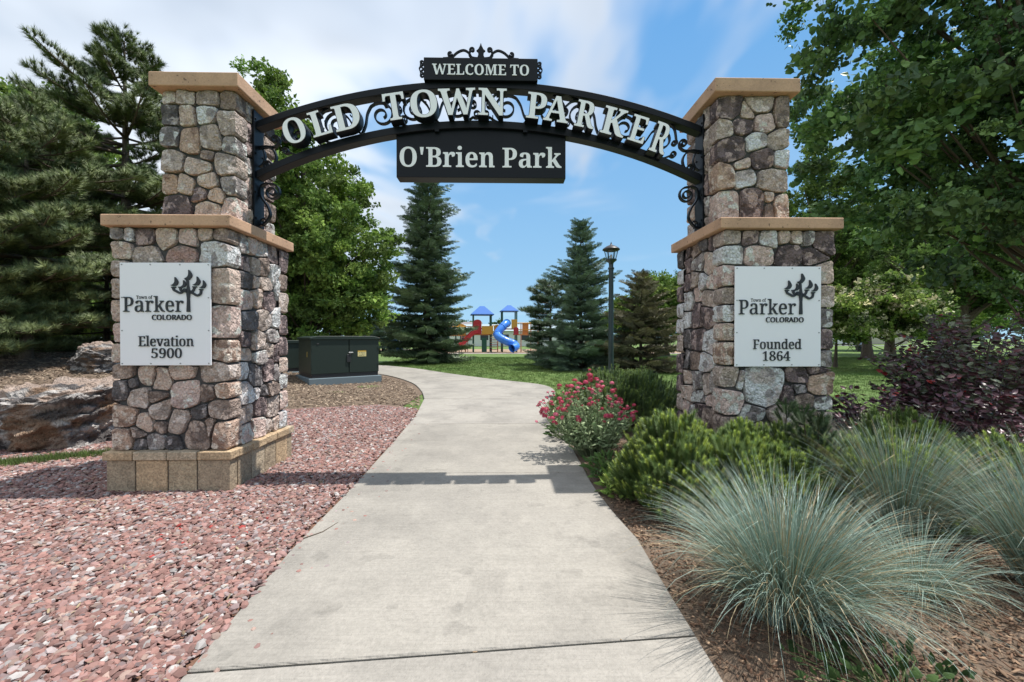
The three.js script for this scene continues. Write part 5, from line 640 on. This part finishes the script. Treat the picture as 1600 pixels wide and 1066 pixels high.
{ // person seated sideways, facing the table: one surface swept round the body, built from blended tapered limbs
  const t = thing('person', 'person in a pale blue shirt and dark trousers seated on the lawn bench', 'person', [bx, -0.04, bz], -Math.PI / 2);
  const J = { hip: [0, 0.55, 0], chest: [0, 0.95, 0.06], neck: [0, 1.12, 0.07], head: [0, 1.27, 0.11] };
  const bones = [[J.hip, J.chest, 0.17, 0.18], [J.chest, J.neck, 0.16, 0.07], [J.neck, J.head, 0.06, 0.07]]; const head = [[0, 1.24, 0.11], [0, 1.31, 0.10], 0.095, 0.105];
  for (const s of [-1, 1]) bones.push([[s * 0.1, 0.54, 0], [s * 0.12, 0.56, 0.44], 0.10, 0.075], [[s * 0.12, 0.56, 0.44], [s * 0.12, 0.1, 0.42], 0.07, 0.05], [[s * 0.12, 0.06, 0.40], [s * 0.12, 0.05, 0.60], 0.05, 0.045], [[s * 0.19, 1.05, 0.05], [s * 0.25, 0.82, 0.16], 0.06, 0.05], [[s * 0.25, 0.82, 0.16], [s * 0.16, 0.80, 0.42], 0.046, 0.036]);
  const cap = (p, [a, b, ra, rb]) => { const ab = b.map((v, i) => v - a[i]), ap = p.map((v, i) => v - a[i]), h = clamp(ap.reduce((s, v, i) => s + v * ab[i], 0) / ab.reduce((s, v) => s + v * v, 0)); return Math.hypot(...ap.map((v, i) => v - ab[i] * h)) - mix(ra, rb, h); };
  const sdf = p => { let d = 1e9; for (const b of [...bones, head]) { const e = cap(p, b), k = 0.05, h = clamp(0.5 + 0.5 * (d - e) / k); d = mix(d, e, h) - k * h * (1 - h); } return d; };
  const { MarchingCubes } = await import('three/addons/objects/MarchingCubes.js'); const N = 56, mc = new MarchingCubes(N, mat(1, 1, 1), false, false, 60000); mc.isolation = 0; const S = 0.85, O = [0, 0.72, 0.2];
  for (let z = 0; z < N; z++) for (let y = 0; y < N; y++) for (let x = 0; x < N; x++) { const f = q => (q - N / 2) / (N / 2) * S; mc.field[x + y * N + z * N * N] = -sdf([f(x) + O[0], f(y) + O[1], f(z) + O[2]]); }
  mc.update(); const n = mc.count ?? mc.geometry.drawRange.count, P = new Float32Array(n * 3), C = []; for (let i = 0; i < n; i++) { const p = [0, 1, 2].map(k => mc.positionArray[i * 3 + k] * S + O[k]); P.set(p, i * 3); C.push(...(p[1] > 1.335 || (p[1] > 1.2 && p[2] < 0.07) ? [0.03, 0.025, 0.02] : p[1] > 1.13 ? [0.42, 0.26, 0.19] : p[1] > 0.63 && p[2] < 0.38 ? [0.34, 0.44, 0.56] : p[1] > 0.72 ? [0.42, 0.26, 0.19] : [0.03, 0.035, 0.05])); }
  const g = new THREE.BufferGeometry(); g.setAttribute('position', new THREE.BufferAttribute(P, 3)); g.setAttribute('normal', new THREE.BufferAttribute(mc.normalArray.slice(0, n * 3), 3)); g.setAttribute('color', new THREE.Float32BufferAttribute(C, 3)); mesh('body', g, new THREE.MeshStandardMaterial({ vertexColors: true, roughness: 0.8 }), t);
}
// ---- twig lying across the path edge
{ const o = mesh('twig', tube([V(-2.1, 0.012, -3.05), V(-1.9, 0.018, -3.1), V(-1.72, 0.016, -3.22), V(-1.55, 0.012, -3.42), V(-1.50, 0.011, -3.6)], [0.007, 0.006, 0.005, 0.004, 0.002], 6), twigMat); o.userData = { label: 'thin dark twig lying from the gravel onto the path', category: 'twig' }; }
{ // crumbs, seeds and dead leaves blown over the path and gravel
  const r = RNG(1201), c = new Copies(); for (let n = 0; n < 420; n++) { const d = 1.8 + 9 * r(), e = r() < 0.6, x = e ? (r() < 0.5 ? leftX(d) + Math.pow(r(), 2) * 0.5 : rightX(d) - Math.pow(r(), 2) * 0.45) : mix(leftX(d), rightX(d), r()), k = c3([0.10, 0.07, 0.05], [0.30, 0.21, 0.13], r()); c.add(V(x, 0.004, -d), aim(V((r() - 0.5) * 0.4, 1, (r() - 0.5) * 0.4), r() * 6.28), V(0.004 + r() * 0.011, 0.002, 0.003 + r() * 0.006), ...k); }
  for (let n = 0; n < 500; n++) { const d = 1.8 + 6 * r(), x = leftX(d) - r() * 4; if (!inPoly(gravelPoly, x, -d)) continue; const k = c3([0.16, 0.11, 0.07], [0.36, 0.28, 0.17], r()); c.add(V(x, 0.03, -d), aim(V((r() - 0.5) * 0.8, 1, (r() - 0.5) * 0.8), r() * 6.28), V(0.012 + r() * 0.02, 0.002, 0.003 + r() * 0.008), ...k); }
  const o = c.build('leaf_litter', chipGeo(9, 1, 1, 1), mat(1, 1, 1, 0.9)); o.userData.label = 'scattered brown crumbs and dead leaf bits on path and gravel'; o.userData.category = 'litter';
}

// ================================================================ RENDER
const renderer = new THREE.WebGLRenderer({ antialias: true });
renderer.toneMapping = THREE.LinearToneMapping; renderer.toneMappingExposure = EXPOSURE;
renderer.shadowMap.enabled = true;
renderer.render(scene, camera);
